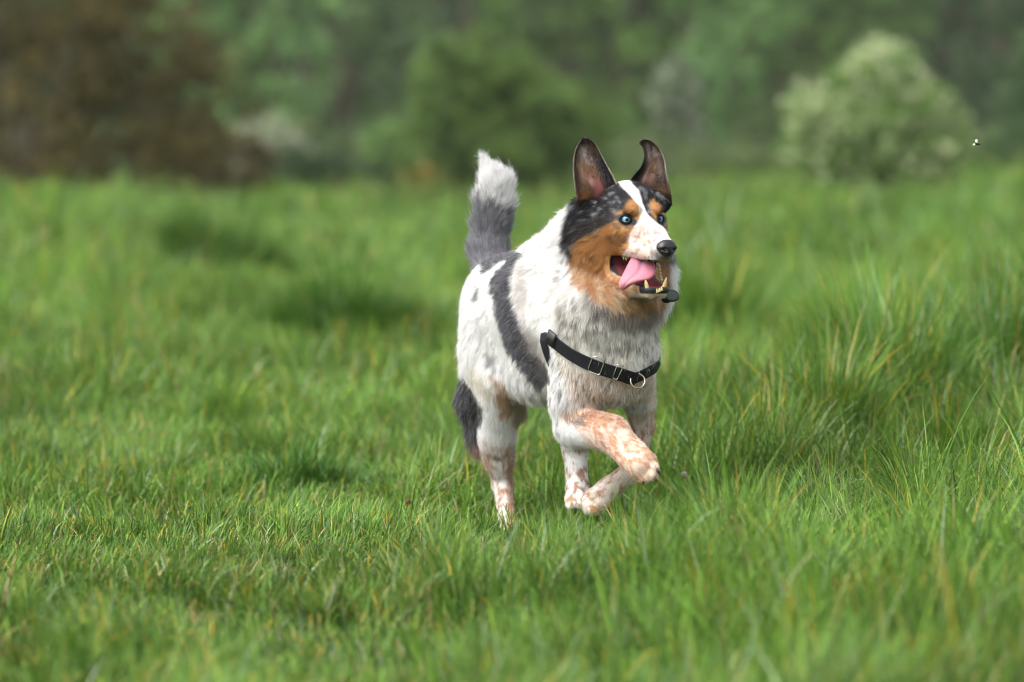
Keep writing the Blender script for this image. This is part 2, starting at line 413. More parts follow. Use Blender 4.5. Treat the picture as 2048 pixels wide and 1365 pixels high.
# head
hb = -hf * .8 - hu * .5
head_ell(-78, 0, 6, (66, 60, 58), k=14, grp='head', flow=-hf * .8 + hu * .35, ln=8, lift=.25)
for s in (-1, 1):
    head_ell(-14, s * 26, 11, (22, 17, 12), k=14, grp='head', flow=-hf + hl * s * .3 + hu * .4, ln=6, lift=.2)
    head_ell(-82, s * 40, -44, (48, 30, 48), k=22, grp='cheek', flow=-hf * .9 + hl * s * .2 - hu * .55, ln=17, lift=.25)
    head_ell(-50, s * 47, -18, (26, 15, 28), k=16, grp='cheek', flow=-hf * .9 - hu * .35, ln=8, lift=.2)
    head_ell(-48, s * 36, -34, (40, 22, 34), k=16, grp='cheek', flow=-hf * .9 - hu * .35, ln=9, lift=.2)
    cone(H(66, s * 9, -75), H(-34, s * 23, -62), 16, 24, 10, 'muz', -hf - hu * .25 + hl * s * .15, 4, .2)
    cone(H(-62, s * 22, -136), H(40, s * 12, -144), 24, 15, 12, 'jaw', -hf - hu * .5, 8, .3)
cone(H(-30, 0, -16), H(34, 0, -44), 34, 24, 14, 'muz', -hf, 4, .2)
cone(H(34, 0, -44), H(80, 0, -60), 24, 17, 10, 'muz', -hf, 3, .2)
cone(H(-85, 0, -100), H(-62, 0, -138), 48, 34, 25, 'throat', -hf * .6 - hu, 22, .4)
ell(H(-92, 0, -128), [hf, hl, hu], (50, 62, 42), 25, 'throat', -hf * .5 - hu, 24, .4)
# ear roots
ell(at(1184, 428, -.12), [hf, hl, hu], (26, 34, 26), 16, 'head', -hf * .5 - hu, 8, .15)
ell(at(1312, 404, -.085), [hf, hl, hu], (26, 30, 26), 16, 'head', -hf * .5 - hu, 8, .15)

def prim_d(pr, P):
    if pr['t'] == 'c':
        ab = pr['q'] - pr['p']; t = np.clip(((P - pr['p']) @ ab) / (ab @ ab), 0, 1)
        return np.linalg.norm(P - pr['p'] - t[:, None] * ab, axis=1) - (pr['ra'] + (pr['rb'] - pr['ra']) * t)
    l = (P - pr['c']) @ pr['M'].T
    q = l / pr['r']; k0 = np.sqrt((q * q).sum(1)); k1 = np.sqrt(((q / pr['r']) ** 2).sum(1)) + 1e-9
    return k0 * (k0 - 1) / k1
# mouth: an open wedge between the jaws, hollowed inside
MQ = np.array([(-66, -79), (-62, -97), (-40, -116), (-8, -128), (45, -139), (110, -140), (110, -99)], float)
def cavity(P):
    a, s, h = HL(P)
    d = np.full(len(P), -1e9)
    n = len(MQ); c0 = MQ.mean(0)
    for i in range(n):
        p, q = MQ[i], MQ[(i + 1) % n]
        e = q - p; nn = np.array([e[1], -e[0]]); nn /= np.linalg.norm(nn)
        if nn @ (c0 - p) > 0: nn = -nn
        d = np.maximum(d, (a - p[0]) * nn[0] + (h - p[1]) * nn[1])
    d = np.maximum(d, np.abs(s) - 50)
    up = np.maximum(np.maximum(np.abs(s) - 19, np.abs(a + 5) - 60), np.maximum(h + 76, -100 - h))
    lo = np.maximum(np.maximum(np.abs(s) - 15, np.abs(a + 5) - 46), np.maximum(h + 110, -139 - h))
    return np.minimum(np.minimum(d, up), lo) / 1000
def nostril(P):
    a, s, h = HL(P)
    return None
_sub = lambda d, c, k: (lambda hh: d * (1 - hh) + (-c) * hh + k * hh * (1 - hh))(np.clip(0.5 - 0.5 * (d + c) / k, 0, 1))
def sdf(P, prims=None, cav=True):
    prims = prims if prims is not None else PR
    d = None
    for pr in prims:
        e = prim_d(pr, P)
        if d is None: d = e; continue
        k = pr['k']; hh = np.clip(0.5 + 0.5 * (d - e) / k, 0, 1)
        d = d * (1 - hh) + e * hh - k * hh * (1 - hh)
    if cav:
        near = ((P - HB) ** 2).sum(1) < 0.2 ** 2
        if near.any():
            d = d.copy(); d[near] = _sub(d[near], cavity(P[near]), 0.005)
    return d
def grad(P, e=0.0015):
    g = np.stack([sdf(P + np.eye(3)[i] * e) - sdf(P - np.eye(3)[i] * e) for i in range(3)], 1)
    return nrm(g)
def surf(px, py, off=0.0, d0=-0.62):
    """where the line of sight through (px, py) meets the level `off` of the body"""
    px = np.atleast_1d(px).astype(float); py = np.atleast_1d(py).astype(float)
    d = np.full(len(px), d0)
    for _ in range(60):
        P = np.array([at(a, b, c) for a, b, c in zip(px, py, d)])
        s = sdf(P, cav=False) - off
        d = d + np.clip(s, -0.02, 0.06) * 0.8
    return P

def surface_nets(h, lo, hi):
    n = np.ceil((hi - lo) / h).astype(int); B = 14
    n = (n // B + 1) * B
    G = np.ones(n + 1, np.float32)
    allc = np.stack(np.meshgrid(*[np.arange(0, n[i], B) for i in range(3)], indexing='ij'), -1).reshape(-1, 3)
    ctr = lo + (allc + B / 2) * h
    PD = np.stack([prim_d(p, ctr) for p in PR], 1)
    mn = PD.min(1); hd = B * h * 0.9
    loc = np.stack(np.meshgrid(*[np.arange(B + 1)] * 3, indexing='ij'), -1).reshape(-1, 3)
    for b in range(len(allc)):
        i, j, k = allc[b]
        if mn[b] > hd * 1.7 + 0.03 or mn[b] < -hd * 1.7 - 0.03 and ((ctr[b] - HB) ** 2).sum() > 0.04:
            G[i:i + B + 1, j:j + B + 1, k:k + B + 1] = mn[b]
    for b in range(len(allc)):
        i, j, k = allc[b]
        if not (mn[b] > hd * 1.7 + 0.03 or mn[b] < -hd * 1.7 - 0.03 and ((ctr[b] - HB) ** 2).sum() > 0.04):
            use = [p for p, d in zip(PR, PD[b]) if d < mn[b] + 2 * hd + 0.05]
            v = sdf(lo + (allc[b] + loc) * h, use)
            G[i:i + B + 1, j:j + B + 1, k:k + B + 1] = v.reshape(B + 1, B + 1, B + 1)
    s = (G < 0)
    cnt = np.zeros(tuple(n), np.uint8)
    for a in (0, 1):
        for b in (0, 1):
            for c in (0, 1): cnt += s[a:a + n[0], b:b + n[1], c:c + n[2]]
    act = (cnt > 0) & (cnt < 8); idx = np.argwhere(act)
    lut = np.full(tuple(n), -1, np.int32); lut[act] = np.arange(len(idx))
    cs = [(a, b, c) for a in (0, 1) for b in (0, 1) for c in (0, 1)]
    val = {c: G[idx[:, 0] + c[0], idx[:, 1] + c[1], idx[:, 2] + c[2]] for c in cs}
    acc = np.zeros((len(idx), 3)); m = np.zeros(len(idx))
    for a in cs:
        for b in cs:
            if a < b and sum(abs(x - y) for x, y in zip(a, b)) == 1:
                va, vb = val[a], val[b]; x = (va < 0) != (vb < 0)
                t = np.where(x, va / np.where(x, va - vb, 1), 0)
                p = np.array(a)[None] + t[:, None] * (np.array(b) - np.array(a))[None]
                acc += p * x[:, None]; m += x
    V = lo + (idx + acc / m[:, None]) * h
    F = []
    for ax in range(3):
        u, w = (ax + 1) % 3, (ax + 2) % 3
        sl0 = [slice(0, n[0] + 1)] * 3
        a = s; sh = [slice(None)] * 3; sh2 = [slice(None)] * 3
        sh[ax] = slice(0, n[ax]); sh2[ax] = slice(1, n[ax] + 1)
        e = np.argwhere(a[tuple(sh)] != a[tuple(sh2)])
        ok = (e[:, u] > 0) & (e[:, w] > 0) & (e[:, u] < n[u]) & (e[:, w] < n[w])
        e = e[ok]; du = np.zeros(3, int); du[u] = 1; dw = np.zeros(3, int); dw[w] = 1
        q = [lut[tuple((e - o).T)] for o in (du + dw, dw, np.zeros(3, int), du)]
        f = np.stack(q, 1); inside = s[tuple(e.T)]
        f[~inside] = f[~inside][:, ::-1]
        F.append(f)
    F = np.concatenate(F); F = F[(F >= 0).all(1)]
    return V, F

# ------------------------------------------------------------------ coat colours
def inpoly(x, y, poly):
    """signed distance in px, negative inside"""
    poly = np.array(poly, float); n = len(poly); d = np.full(len(x), 1e9); c = np.zeros(len(x), bool)
    for i in range(n):
        x1, y1 = poly[i]; x2, y2 = poly[(i + 1) % n]
        ex, ey = x2 - x1, y2 - y1
        t = np.clip(((x - x1) * ex + (y - y1) * ey) / (ex * ex + ey * ey + 1e-9), 0, 1)
        d = np.minimum(d, (x - x1 - t * ex) ** 2 + (y - y1 - t * ey) ** 2)
        cr = ((y1 > y) != (y2 > y)) & (x < (x2 - x1) * (y - y1) / (y2 - y1 + 1e-12) + x1)
        c ^= cr
    d = np.sqrt(d); return np.where(c, -d, d)
WHITE = np.array([0.86, 0.85, 0.825]); CREAM = np.array([0.78, 0.72, 0.58]); GREY = np.array([0.115, 0.113, 0.125]); BLACK = np.array([0.016, 0.015, 0.017])
TAN = np.array([0.42, 0.205, 0.070]); TAN2 = np.array([0.46, 0.25, 0.095]); PEACH = np.array([0.70, 0.49, 0.35]); ROAN = np.array([0.50, 0.25, 0.13]); PINK = np.array([0.60, 0.43, 0.35])
SADDLE = [(1053, 485), (1034, 530), (1022, 552), (1022, 591), (1031, 630), (1048, 669), (1067, 703), (1087, 731), (1100, 760), (1082, 776), (1061, 752), (1039, 727), (1017, 694), (1003, 653), (995, 620), (993, 591), (996, 568), (988, 582), (985, 572), (990, 560), (1000, 540), (1018, 528), (1016, 517), (1003, 521), (970, 545), (965, 505), (1010, 475)]
THIGHB = [(880, 712), (917, 714), (928, 747), (947, 775), (964, 808), (967, 836), (960, 850), (957, 885), (966, 940), (955, 950), (880, 940)]
BLAZE = [(1226, 350), (1250, 350), (1266, 368), (1279, 385), (1285, 408), (1293, 429), (1309, 443), (1332, 459), (1352, 476), (1356, 520), (1262, 520), (1247, 509), (1258, 497), (1261, 482), (1262, 466), (1272, 450), (1280, 438), (1275, 414), (1265, 397), (1247, 380)]
BROWN = [(1226, 434), (1234, 424), (1249, 418), (1258, 402), (1268, 401), (1277, 412), (1281, 432), (1276, 446), (1268, 440), (1262, 428), (1247, 425)]
BROWF = [(1300, 404), (1309, 400), (1319, 411), (1325, 425), (1338, 434), (1342, 466), (1332, 458), (1328, 440), (1315, 442), (1303, 428)]
CHEEK = [(1232, 440), (1212, 450), (1188, 464), (1165, 474), (1154, 500), (1146, 520), (1175, 538), (1200, 545), (1236, 545), (1250, 512), (1262, 498), (1263, 468), (1277, 452), (1262, 450)]
THROAT = [(1142, 512), (1177, 532), (1224, 540), (1300, 545), (1345, 500), (1346, 570), (1336, 600), (1310, 612), (1283, 622), (1222, 618), (1189, 598), (1157, 562)]
def coat(P, reg):
    """colour of the coat at world points P; reg: the name of the nearest part of the body"""
    px, py = topx(P); n = len(P)
    w1 = (fbm(P, 0.014, 51) - .5) * 2; w2 = (fbm(P, 0.006, 61) - .5) * 2; w3 = fbm(P, 0.05, 71)
    st = vnoise(P * np.array([1, 1, .35]), 0.0045, 81)
    c = WHITE[None] * (0.93 + 0.1 * st)[:, None]
    def mixin(c, col, m): return c * (1 - m[:, None]) + np.asarray(col) * m[:, None]
    def patch(c, poly, col, soft=3, warp=7, on=None, amt=1.0):
        d = inpoly(px, py, poly) + w1 * warp + w2 * warp * .6
        m = sm(-d, -soft, soft) * amt
        if on is not None: m = m * on
        return mixin(c, col, m)
    R = {g: (reg == g).astype(float) for g in set(reg)}
    def r(*g): return sum((R.get(x, np.zeros(n)) for x in g), np.zeros(n))
    headish = r('head', 'muz', 'cheek'); neck = r('neck'); throat = r('throat', 'jaw'); body = r('body', 'chest', 'legw', 'thigh', 'thighL')
    # neck and chest mottling
    m = r('neck', 'chest') * sm(py, 540, 620) * .4
    c = mixin(c, CREAM, m * (0.4 + .6 * w3))
    m = r('neck', 'chest') * sm(w1 + .5 * w2, .02, .38) * sm(py, 550, 600) * (1 - sm(py, 665, 720)) * .62
    c = mixin(c, np.array([.17, .15, .13]), m)
    m = r('neck', 'body') * sm(fbm(P, .03, 91) + .2 * w2, .6, .72) * .2
    c = mixin(c, np.array([.40, .36, .34]), m)
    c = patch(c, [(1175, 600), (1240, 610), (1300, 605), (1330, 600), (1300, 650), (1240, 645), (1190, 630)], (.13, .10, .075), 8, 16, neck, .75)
    # peach chest under the strap
    c = patch(c, [(1135, 735), (1200, 755), (1330, 745), (1320, 800), (1290, 812), (1250, 775), (1200, 790), (1180, 815), (1140, 800)], PEACH, 10, 16, r('chest', 'legw'), .42)
    c = patch(c, [(1185, 790), (1215, 785), (1250, 800), (1245, 830), (1215, 840)], (.50, .42, .27), 8, 8, r('chest', 'legw', 'body'), .5)
    # small grey ticks
    tk = sm(fbm(P * np.array([1, 1, .5]), 0.010, 101, 2), .66, .74)
    c = mixin(c, np.array([.22, .22, .24]), tk * r('legw', 'thigh', 'body') * .42 * sm(fbm(P, .06, 103), .42, .58))
    # saddle, thigh, flank shades
    d = inpoly(px, py, SADDLE) - 3 + w1 * 5 + w2 * 3 + (st - .5) * 6
    c = mixin(c, GREY * .85, sm(-d, -3, 3) * body)
    c = patch(c, [(1046, 500), (1030, 540), (1024, 560), (1024, 591), (1031, 630), (1048, 669), (1067, 703), (1087, 731), (1090, 750), (1060, 728), (1030, 690), (1014, 640), (1012, 590), (1018, 550), (1030, 520)], BLACK * 3, 6, 7, body, .5)
    c = patch(c, [(955, 570), (962, 575), (958, 600), (950, 596)], GREY * 2, 4, 5, body, .8)
    c = patch(c, [(955, 640), (975, 650), (972, 690), (958, 670)], (.50, .50, .52), 8, 8, body, .45)
    c = patch(c, [(975, 700), (992, 712), (995, 735), (980, 728)], (.30, .30, .31), 5, 6, body, .7)
    c = patch(c, [(950, 720), (975, 760), (1000, 800), (960, 790), (935, 740)], (.62, .56, .42), 10, 8, body, .5)
    c = patch(c, THIGHB, (.055, .053, .056), 2.5, 5, r('thigh', 'hindR'))
    c = patch(c, [(985, 745), (1008, 760), (1028, 800), (1024, 830), (1000, 835), (992, 800)], (.52, .31, .15), 8, 10, r('thigh', 'body', 'thighL'), .75)
    c = patch(c, [(1010, 790), (1040, 790), (1100, 830), (1040, 870), (1030, 850)], (.36, .27, .12), 10, 8, r('thigh', 'body', 'thighL'), .7)
    c = patch(c, [(1045, 640), (1075, 670), (1096, 700), (1096, 760), (1075, 725), (1050, 685)], (.24, .20, .17), 10, 8, body, .6)
    c = patch(c, [(1035, 530), (1060, 520), (1060, 600), (1045, 640), (1028, 600)], (.55, .50, .47), 10, 8, body, .5)
    fk = sm(fbm(P * np.array([1, 1, .6]), .007, 107, 2), .60, .70) * r('neck', 'chest', 'legw') * sm(fbm(P, .07, 109), .38, .55)
    c = mixin(c, np.array([.20, .19, .19]), fk * .7)
    # legs
    legs = r('hindR', 'hindL', 'foreL', 'foreR', 'thighL')
    sp = sm(fbm(P * np.array([1, 1, .6]), 0.0085, 111, 3) , .50, .60)
    c = mixin(c, WHITE * .93, r('hindR', 'hindL') * .5)
    c = mixin(c, ROAN, r('hindR', 'thigh') * sp * sm(py, 850, 930) * .8)
    c = mixin(c, np.array([.40, .19, .08]), r('hindR', 'thigh') * sm(py, 870, 930) * np.maximum(sm(px, 1008, 1020), 1 - sm(px, 972, 990)) * .8)
    c = mixin(c, np.array([.38, .19, .10]), r('hindL') * sm(fbm(P * np.array([1, 1, .6]), 0.0085, 111, 3), .47, .54) * .9)
    c = mixin(c, np.array([.46, .23, .11]), r('foreL') * (.30 + .65 * sp))
    oc = fbm(P, 0.009, 121, 3)
    m = r('foreR') * sm(px + (850 - py) * .6, 1135, 1185); c = mixin(c, PEACH * np.array([1.0, .93, .85]), m * (.55 + .4 * sm(oc, .35, .6)))
    c = mixin(c, ROAN * np.array([1.1, 1.05, 1.0]), m * sm(oc, .46, .60) * .7)
    c = mixin(c, WHITE, m * sm(vnoise(P, .005, 131), .66, .85) * .5)
    c = patch(c, [(1122, 822), (1180, 815), (1225, 832), (1232, 846), (1190, 850), (1135, 846)], (.52, .27, .13), 6, 8, r('foreR', 'legw'), .7)
    c = patch(c, [(1138, 828), (1170, 830), (1168, 850), (1140, 846)], (.20, .17, .17), 5, 10, r('foreR', 'legw'), .7)
    # tail
    t = r('tail')
    tg = sm(py + w1 * 8 + (vnoise(P * np.array([1, 1, .4]), .0028, 77) - .5) * 70 - (px - 985) * .35, 396, 434)
    c = mixin(c, np.array([.60, .60, .62]), t * .6 * sm(w1 + w2, .0, .5))
    c = mixin(c, GREY * 1.5, t * tg)
    c = mixin(c, BLACK * 4, t * tg * sm(w1, .1, .6) * .5)
    # head: black merle, then the markings
    mer = fbm(P * np.array([1, 1, 1.6]), 0.013, 141, 3)
    blk = BLACK[None] * 1.1 + (np.array([.15, .15, .155]))[None] * sm(mer, .5, .72)[:, None]
    c = c * (1 - headish[:, None]) + blk * headish[:, None]
    d = inpoly(px, py, [(1152, 385), (1143, 410), (1128, 458), (1130, 500), (1143, 520), (1180, 540), (1240, 540), (1290, 540), (1300, 500), (1300, 400), (1290, 380)]) + w1 * 6
    m = sm(-d, -3, 4) * np.maximum(neck, r('body')) * (P[:, 1] < 7.72)
    c = c * (1 - m[:, None]) + blk * m[:, None]
    m = headish * sm(inpoly(px, py, [(1125, 380), (1360, 250), (1400, 560), (1300, 640), (1140, 600), (1128, 460)]) + w1 * 5, -3, 3)
    c = mixin(c, WHITE, m)
    hh = np.maximum(headish, np.maximum(throat, neck * (P[:, 1] < 7.74)))
    c = patch(c, THROAT, TAN2 * np.array([1.1, 1.0, .95]), 7, 12, hh, .9)
    m = hh * sm(-inpoly(px, py, THROAT), 0, 8) * sm(fbm(P * np.array([1, 1, .5]), .012, 145) + w2 * .2, .42, .62) * .7
    c = mixin(c, np.array([.66, .54, .38]), m)
    c = patch(c, [(1225, 590), (1290, 600), (1300, 618), (1240, 622)], (.19, .13, .045), 6, 8, hh, .7)
    c = patch(c, CHEEK, TAN, 5, 8, hh)
    m = hh * sm(-inpoly(px, py, CHEEK), 0, 6) * sm(fbm(P @ np.array([[1, 0, 0], [0, 1, 0], [.5, 0, 1.6]]), .016, 151), .50, .64) * .7
    c = mixin(c, np.array([.09, .05, .025]), m)
    c = patch(c, [(1150, 470), (1160, 440), (1225, 430), (1232, 441), (1210, 454), (1185, 468), (1160, 482)], (.035, .03, .028), 5, 9, hh, .85)
    c = patch(c, BLAZE, WHITE, 2.5, 3, hh)
    c = patch(c, [(1260, 468), (1276, 452), (1296, 449), (1314, 464), (1311, 505), (1290, 522), (1246, 512), (1258, 496)], PINK, 6, 6, hh, .9)
    c = patch(c, [(1278, 446), (1290, 446), (1292, 462), (1282, 466)], (.26, .19, .17), 4, 6, hh, .55)
    m = hh * sm(-inpoly(px, py, BLAZE), 0, 4) * sm(fbm(P, .008, 161, 2), .56, .68) * sm(py, 440, 455) * .75
    c = mixin(c, np.array([.28, .20, .18]), m)
    c = patch(c, [(1304, 462), (1322, 462), (1330, 474), (1312, 480)], (.22, .19, .2), 4, 6, hh, .6)
    c = patch(c, BROWN, TAN * .8, 4, 5, hh, .8)
    c = patch(c, [(1257, 404), (1267, 401), (1277, 412), (1279, 432), (1270, 432), (1264, 420)], TAN * 1.05, 4, 4, hh)
    c = patch(c, BROWF, TAN * 1.0, 4, 5, hh, .9)
    c = patch(c, [(1314, 518), (1344, 512), (1342, 565), (1336, 578), (1325, 560)], (.45, .27, .14), 4, 4, hh, .9)
    c = patch(c, [(1336, 462), (1380, 460), (1380, 640), (1325, 640), (1330, 585), (1336, 560)], WHITE, 3, 4, np.maximum(neck, throat))
    # dark skin round the eyes and under the nose
    c = patch(c, [(1226, 433), (1240, 431), (1251, 427), (1266, 431), (1277, 447), (1262, 452), (1250, 453), (1239, 446)], BLACK, 2.5, 2, hh, .85)
    for e_, rx in ((1251, 14), (1323, 10)):
        m = hh * (1 - sm(np.hypot((px - e_) / rx, (py - 439.5) / 11), .75, 1.25))
        c = mixin(c, BLACK * .8, m)
    m = hh * (1 - sm(np.hypot((px - 1327) / 26, (py - 508) / 14), .7, 1.2)) * .75
    c = mixin(c, BLACK * 2.5, m)
    c = patch(c, [(1262, 578), (1300, 590), (1340, 582), (1345, 600), (1300, 602), (1262, 590)], (.62, .55, .45), 4, 4, r('jaw', 'throat'), .8)
    # lips and mouth
    cv = cavity(P) * 1000
    near = (((P - HB) ** 2).sum(1) < .2 ** 2) & (np.abs(HL(P)[1]) < 66)
    lip = near * (1 - sm(cv, 2.4, 3.6))
    a, s, h = HL(P)
    chin = near * (reg == 'jaw') * sm(a, 22, 30) * sm(h, -154, -151)
    lip = np.maximum(lip, chin)
    c = mixin(c, BLACK * 1.2, lip)
    a, s, h = HL(P)
    ins = near * (1 - sm(cv, .0, 1.2)) * (1 - sm(np.abs(s), 34, 46))
    c = mixin(c, np.array([.16, .035, .04]), ins)
    return np.clip(c, 0.004, 0.9)

def nearest(P):
    """per point: name of nearest part, blended fur flow, length (m), lift"""
    n = len(P); D = np.stack([prim_d(p, P) for p in PR], 1)
    names = np.array([p['g'] for p in PR]); reg = names[np.argmin(D, 1)]
    w = np.exp(-(D - D.min(1)[:, None]) / 0.012)
    w /= w.sum(1)[:, None]
    fl = nrm(w @ np.array([p['flow'] for p in PR])); ln = w @ np.array([p['ln'] for p in PR]) / 1000; lf = w @ np.array([p['lift'] for p in PR])
    return reg, fl, ln, lf

HS = 0.0026 if not QUICK else 0.004
lo = np.array([-0.16, 7.05, -0.05]); hi = np.array([0.42, 8.22, 0.86])
BV, BF = surface_nets(HS, lo, hi)
reg, _, _, _ = nearest(BV)
BC = coat(BV, reg)
print('body verts', len(BV), 'faces', len(BF))

# ------------------------------------------------------------------ ears (same mesh as the body)
def resample(pts, n):
    pts = np.array(pts, float)
    # smooth with Catmull-Rom first
    P = np.vstack([2 * pts[0] - pts[1], pts, 2 * pts[-1] - pts[-2]]); out = []
    for i in range(1, len(P) - 2):
        for t in np.linspace(0, 1, 12, endpoint=False):
            a, b, c, d = P[i - 1:i + 3]
            out.append(.5 * ((2 * b) + (-a + c) * t + (2 * a - 5 * b + 4 * c - d) * t * t + (-a + 3 * b - 3 * c + d) * t ** 3))
    out.append(pts[-1]); out = np.array(out)
    s = np.concatenate([[0], np.cumsum(np.linalg.norm(np.diff(out, axis=0), axis=1))])
    return np.stack([np.interp(np.linspace(0, s[-1], n), s, out[:, k]) for k in range(out.shape[1])], 1)
def ear(left, right, d_base, d_tip, cup, colf, tilt):
    nu, nv = 21, 34
    Lp, Rp = resample(left, nv), resample(right, nv)
    front, back_, uv = [], [], []
    for j in range(nv):
        v = j / (nv - 1)
        for i in range(nu):
            u = i / (nu - 1); q = 2 * u - 1
            x, y = Lp[j] * (1 - u) + Rp[j] * u
            c = cup * (1 - v) ** .7 * (1 - q * q) ** .8 + 0.004 * math.sin(v * 9 + 2 * u)
            d = d_base + (d_tip - d_base) * v + c + tilt * (u - .5) * (1 - v)
            d += .035 * max(0, 1 - v / .16) ** 1.5 - .007 * math.exp(-((u - .38) / .06) ** 2 - ((v - .33) / .14) ** 2) + .006 * math.exp(-((u - .62) / .08) ** 2 - ((v - .14) / .08) ** 2)
            th = 0.0032 * math.sqrt(max(0, 1 - q ** 4)) * (1 - v ** 6) + .0004
            front.append(at(x, y, d)); back_.append(at(x, y, d + th)); uv.append((u, v))
    n = nu * nv; V = np.array(front + back_); F = []
    for j in range(nv - 1):
        for i in range(nu - 1):
            a = j * nu + i; f = [a, a + 1, a + nu + 1, a + nu]
            F.append(f); F.append([x + n for x in f[::-1]])
    for j in range(nv - 1):
        for i in (0, nu - 1):
            a = j * nu + i; f = [a, a + nu, a + nu + n, a + n]
            F.append(f if i == 0 else f[::-1])
    for i in range(nu - 1):
        a = (nv - 1) * nu + i; F.append([a, a + 1, a + 1 + n, a + n])
    uv = np.array(uv); C = np.vstack([colf(uv[:, 0], uv[:, 1], V[:n]), np.tile(BLACK * 2.5, (n, 1))])
    C[n:] = BLACK * 2.2 + (C[n:] * 0)
    return V, np.array(F), C, uv, nu, nv
def blend(c, col, m): return c * (1 - m[:, None]) + np.asarray(col) * m[:, None]
def gs(u, v, a, b, su, sv): return np.exp(-((u - a) / su) ** 2 - ((v - b) / sv) ** 2)
def earcol_near(u, v, P):
    nz = fbm(P * np.array([1, 1, .5]), .006, 201); e = np.abs(2 * u - 1)
    c = np.tile([.070, .048, .038], (len(u), 1)) * (0.5 + 1.1 * nz)[:, None]
    c = blend(c, (.40, .33, .30), gs(u, v, .40, .74, .20, .15) * sm(nz, .3, .7))
    c = blend(c, (.20, .095, .04), gs(u, v, .38, .48, .26, .16) * .8)
    c = blend(c, (.36, .24, .17), gs(u, v, .24, .42, .07, .20) * .8)
    c = blend(c, (.24, .10, .035), gs(u, v, .20, .16, .16, .14) * .9)
    c = blend(c, BLACK * 1.2, sm(u, .62, .80) * (1 - sm(v, .55, .8)))
    c = blend(c, (.30, .10, .09), gs(u, v, .54, .26, .12, .17))
    c = blend(c, (.56, .32, .28), gs(u, v, .42, .36, .06, .07) * .9)
    c = blend(c, (.13, .015, .018), gs(u, v, .62, .14, .09, .07))
    c = blend(c, (.60, .52, .40), sm(e, .925, .975) * sm(v, .12, .3) * (.5 + .5 * nz))
    return np.clip(blend(c * .85, (.5, .43, .34), sm(v, .965, .995)), .01, .8)
def earcol_far(u, v, P):
    nz = fbm(P * np.array([1, 1, .5]), .006, 203); e = np.abs(2 * u - 1)
    c = np.tile([.085, .060, .050], (len(u), 1)) * (0.5 + 1.1 * nz)[:, None]
    c = blend(c, (.40, .34, .31), gs(u, v, .5, .74, .3, .14) * sm(nz, .3, .7))
    c = blend(c, (.26, .14, .08), gs(u, v, .5, .5, .22, .14) * .7)
    c = blend(c, (.52, .30, .26), gs(u, v, .40, .31, .13, .08) * .95)
    c = blend(c, (.20, .10, .04), gs(u, v, .7, .13, .25, .1) * .9)
    c = blend(c, BLACK * 1.3, (1 - sm(u, .1, .35)) * (1 - sm(v, .5, .75)))
    c = blend(c, (.60, .52, .40), sm(u, .955, .985) * sm(v, .22, .4) * (.5 + .5 * nz))
    return np.clip(blend(c * .85, (.66, .6, .5), sm(v, .94, .985)), .01, .8)
E1 = ear([(1160, 420), (1153, 400), (1147, 360), (1146, 325), (1151, 300), (1161, 282), (1169, 276)],
         [(1232, 420), (1238, 385), (1229, 357), (1213, 328), (1201, 306), (1190, 287), (1173, 276)], -.168, -.150, .030, earcol_near, .0)
E2 = ear([(1252, 395), (1262, 360), (1281, 336), (1288, 318), (1288, 302), (1284, 292), (1277, 285)],
         [(1345, 412), (1341, 382), (1334, 350), (1329, 320), (1319, 298), (1300, 281), (1280, 279)], -.122, -.105, .024, earcol_far, -.01)
V_all, F_all, C_all = [BV], [BF], [BC]; off = len(BV)
for e in (E1, E2):
    V_all.append(e[0]); F_all.append(e[1] + off); C_all.append(e[2]); off += len(e[0])
skin = mat('dog_skin', attr='coat', rough=0.55, spec=0.25)
DOGLOC = (float(at(1120, 1060, .05)[0]), 7.75, 0.0)
Vd = np.concatenate(V_all) - np.array(DOGLOC)
dog = mesh_obj('dog', Vd, np.concatenate(F_all), skin, cols=np.concatenate(C_all))
dog.location = DOGLOC
tag(dog, 'white, grey, black and tan spotted dog trotting through the grass, tongue out, tail up', 'dog')

# ------------------------------------------------------------------ eyes, nose, tongue, teeth, claws
def sphere_grid(nu, nv):
    V = []; F = []
    for j in range(nv + 1):
        th = math.pi * j / nv
        for i in range(nu):
            ph = 2 * math.pi * i / nu
            V.append((math.sin(th) * math.cos(ph), math.sin(th) * math.sin(ph), math.cos(th)))
    for j in range(nv):
        for i in range(nu):
            a = j * nu + i; b = j * nu + (i + 1) % nu
            F.append([a, b, b + nu, a + nu][::-1])
    return np.array(V), np.array(F)
def frame(g):
    g = nrm(np.array(g, float)); x = nrm(np.cross(Z3, g)); y = np.cross(g, x); return x, y, g
eyemat = mat('wet_eye', attr='coat', rough=0.30, spec=0.25, coat=.0)
lidmat = mat('eye_rim', base=(.008, .007, .007), rough=.75, spec=.12)
def tube(path, r, closed=True, n=10):
    path = np.array(path, float); m = len(path); V = []; F = []
    rr = np.broadcast_to(np.array(r, float), (m,))
    for i in range(m):
        t = nrm(path[(i + 1) % m] - path[i - 1]) if closed else nrm(path[min(i + 1, m - 1)] - path[max(i - 1, 0)])
        a = np.array([0.31, 0.2, 0.93]); x = nrm(np.cross(t, a)); y = np.cross(t, x)
        for k in range(n):
            q = 2 * math.pi * k / n; V.append(path[i] + rr[i] * (math.cos(q) * x + math.sin(q) * y))
    for i in range(m if closed else m - 1):
        j = (i + 1) % m
        for k in range(n):
            F.append([i * n + k, i * n + (k + 1) % n, j * n + (k + 1) % n, j * n + k])
    V = np.array(V)
    if not closed:
        c0, c1 = len(V), len(V) + 1; V = np.vstack([V, path[0], path[-1]]); F2 = [tuple(f) for f in F]
        for k in range(n): F2 += [(c0, (k + 1) % n, k), (c1, (m - 1) * n + k, (m - 1) * n + (k + 1) % n)]
        return V, F2
    return V, np.array(F)
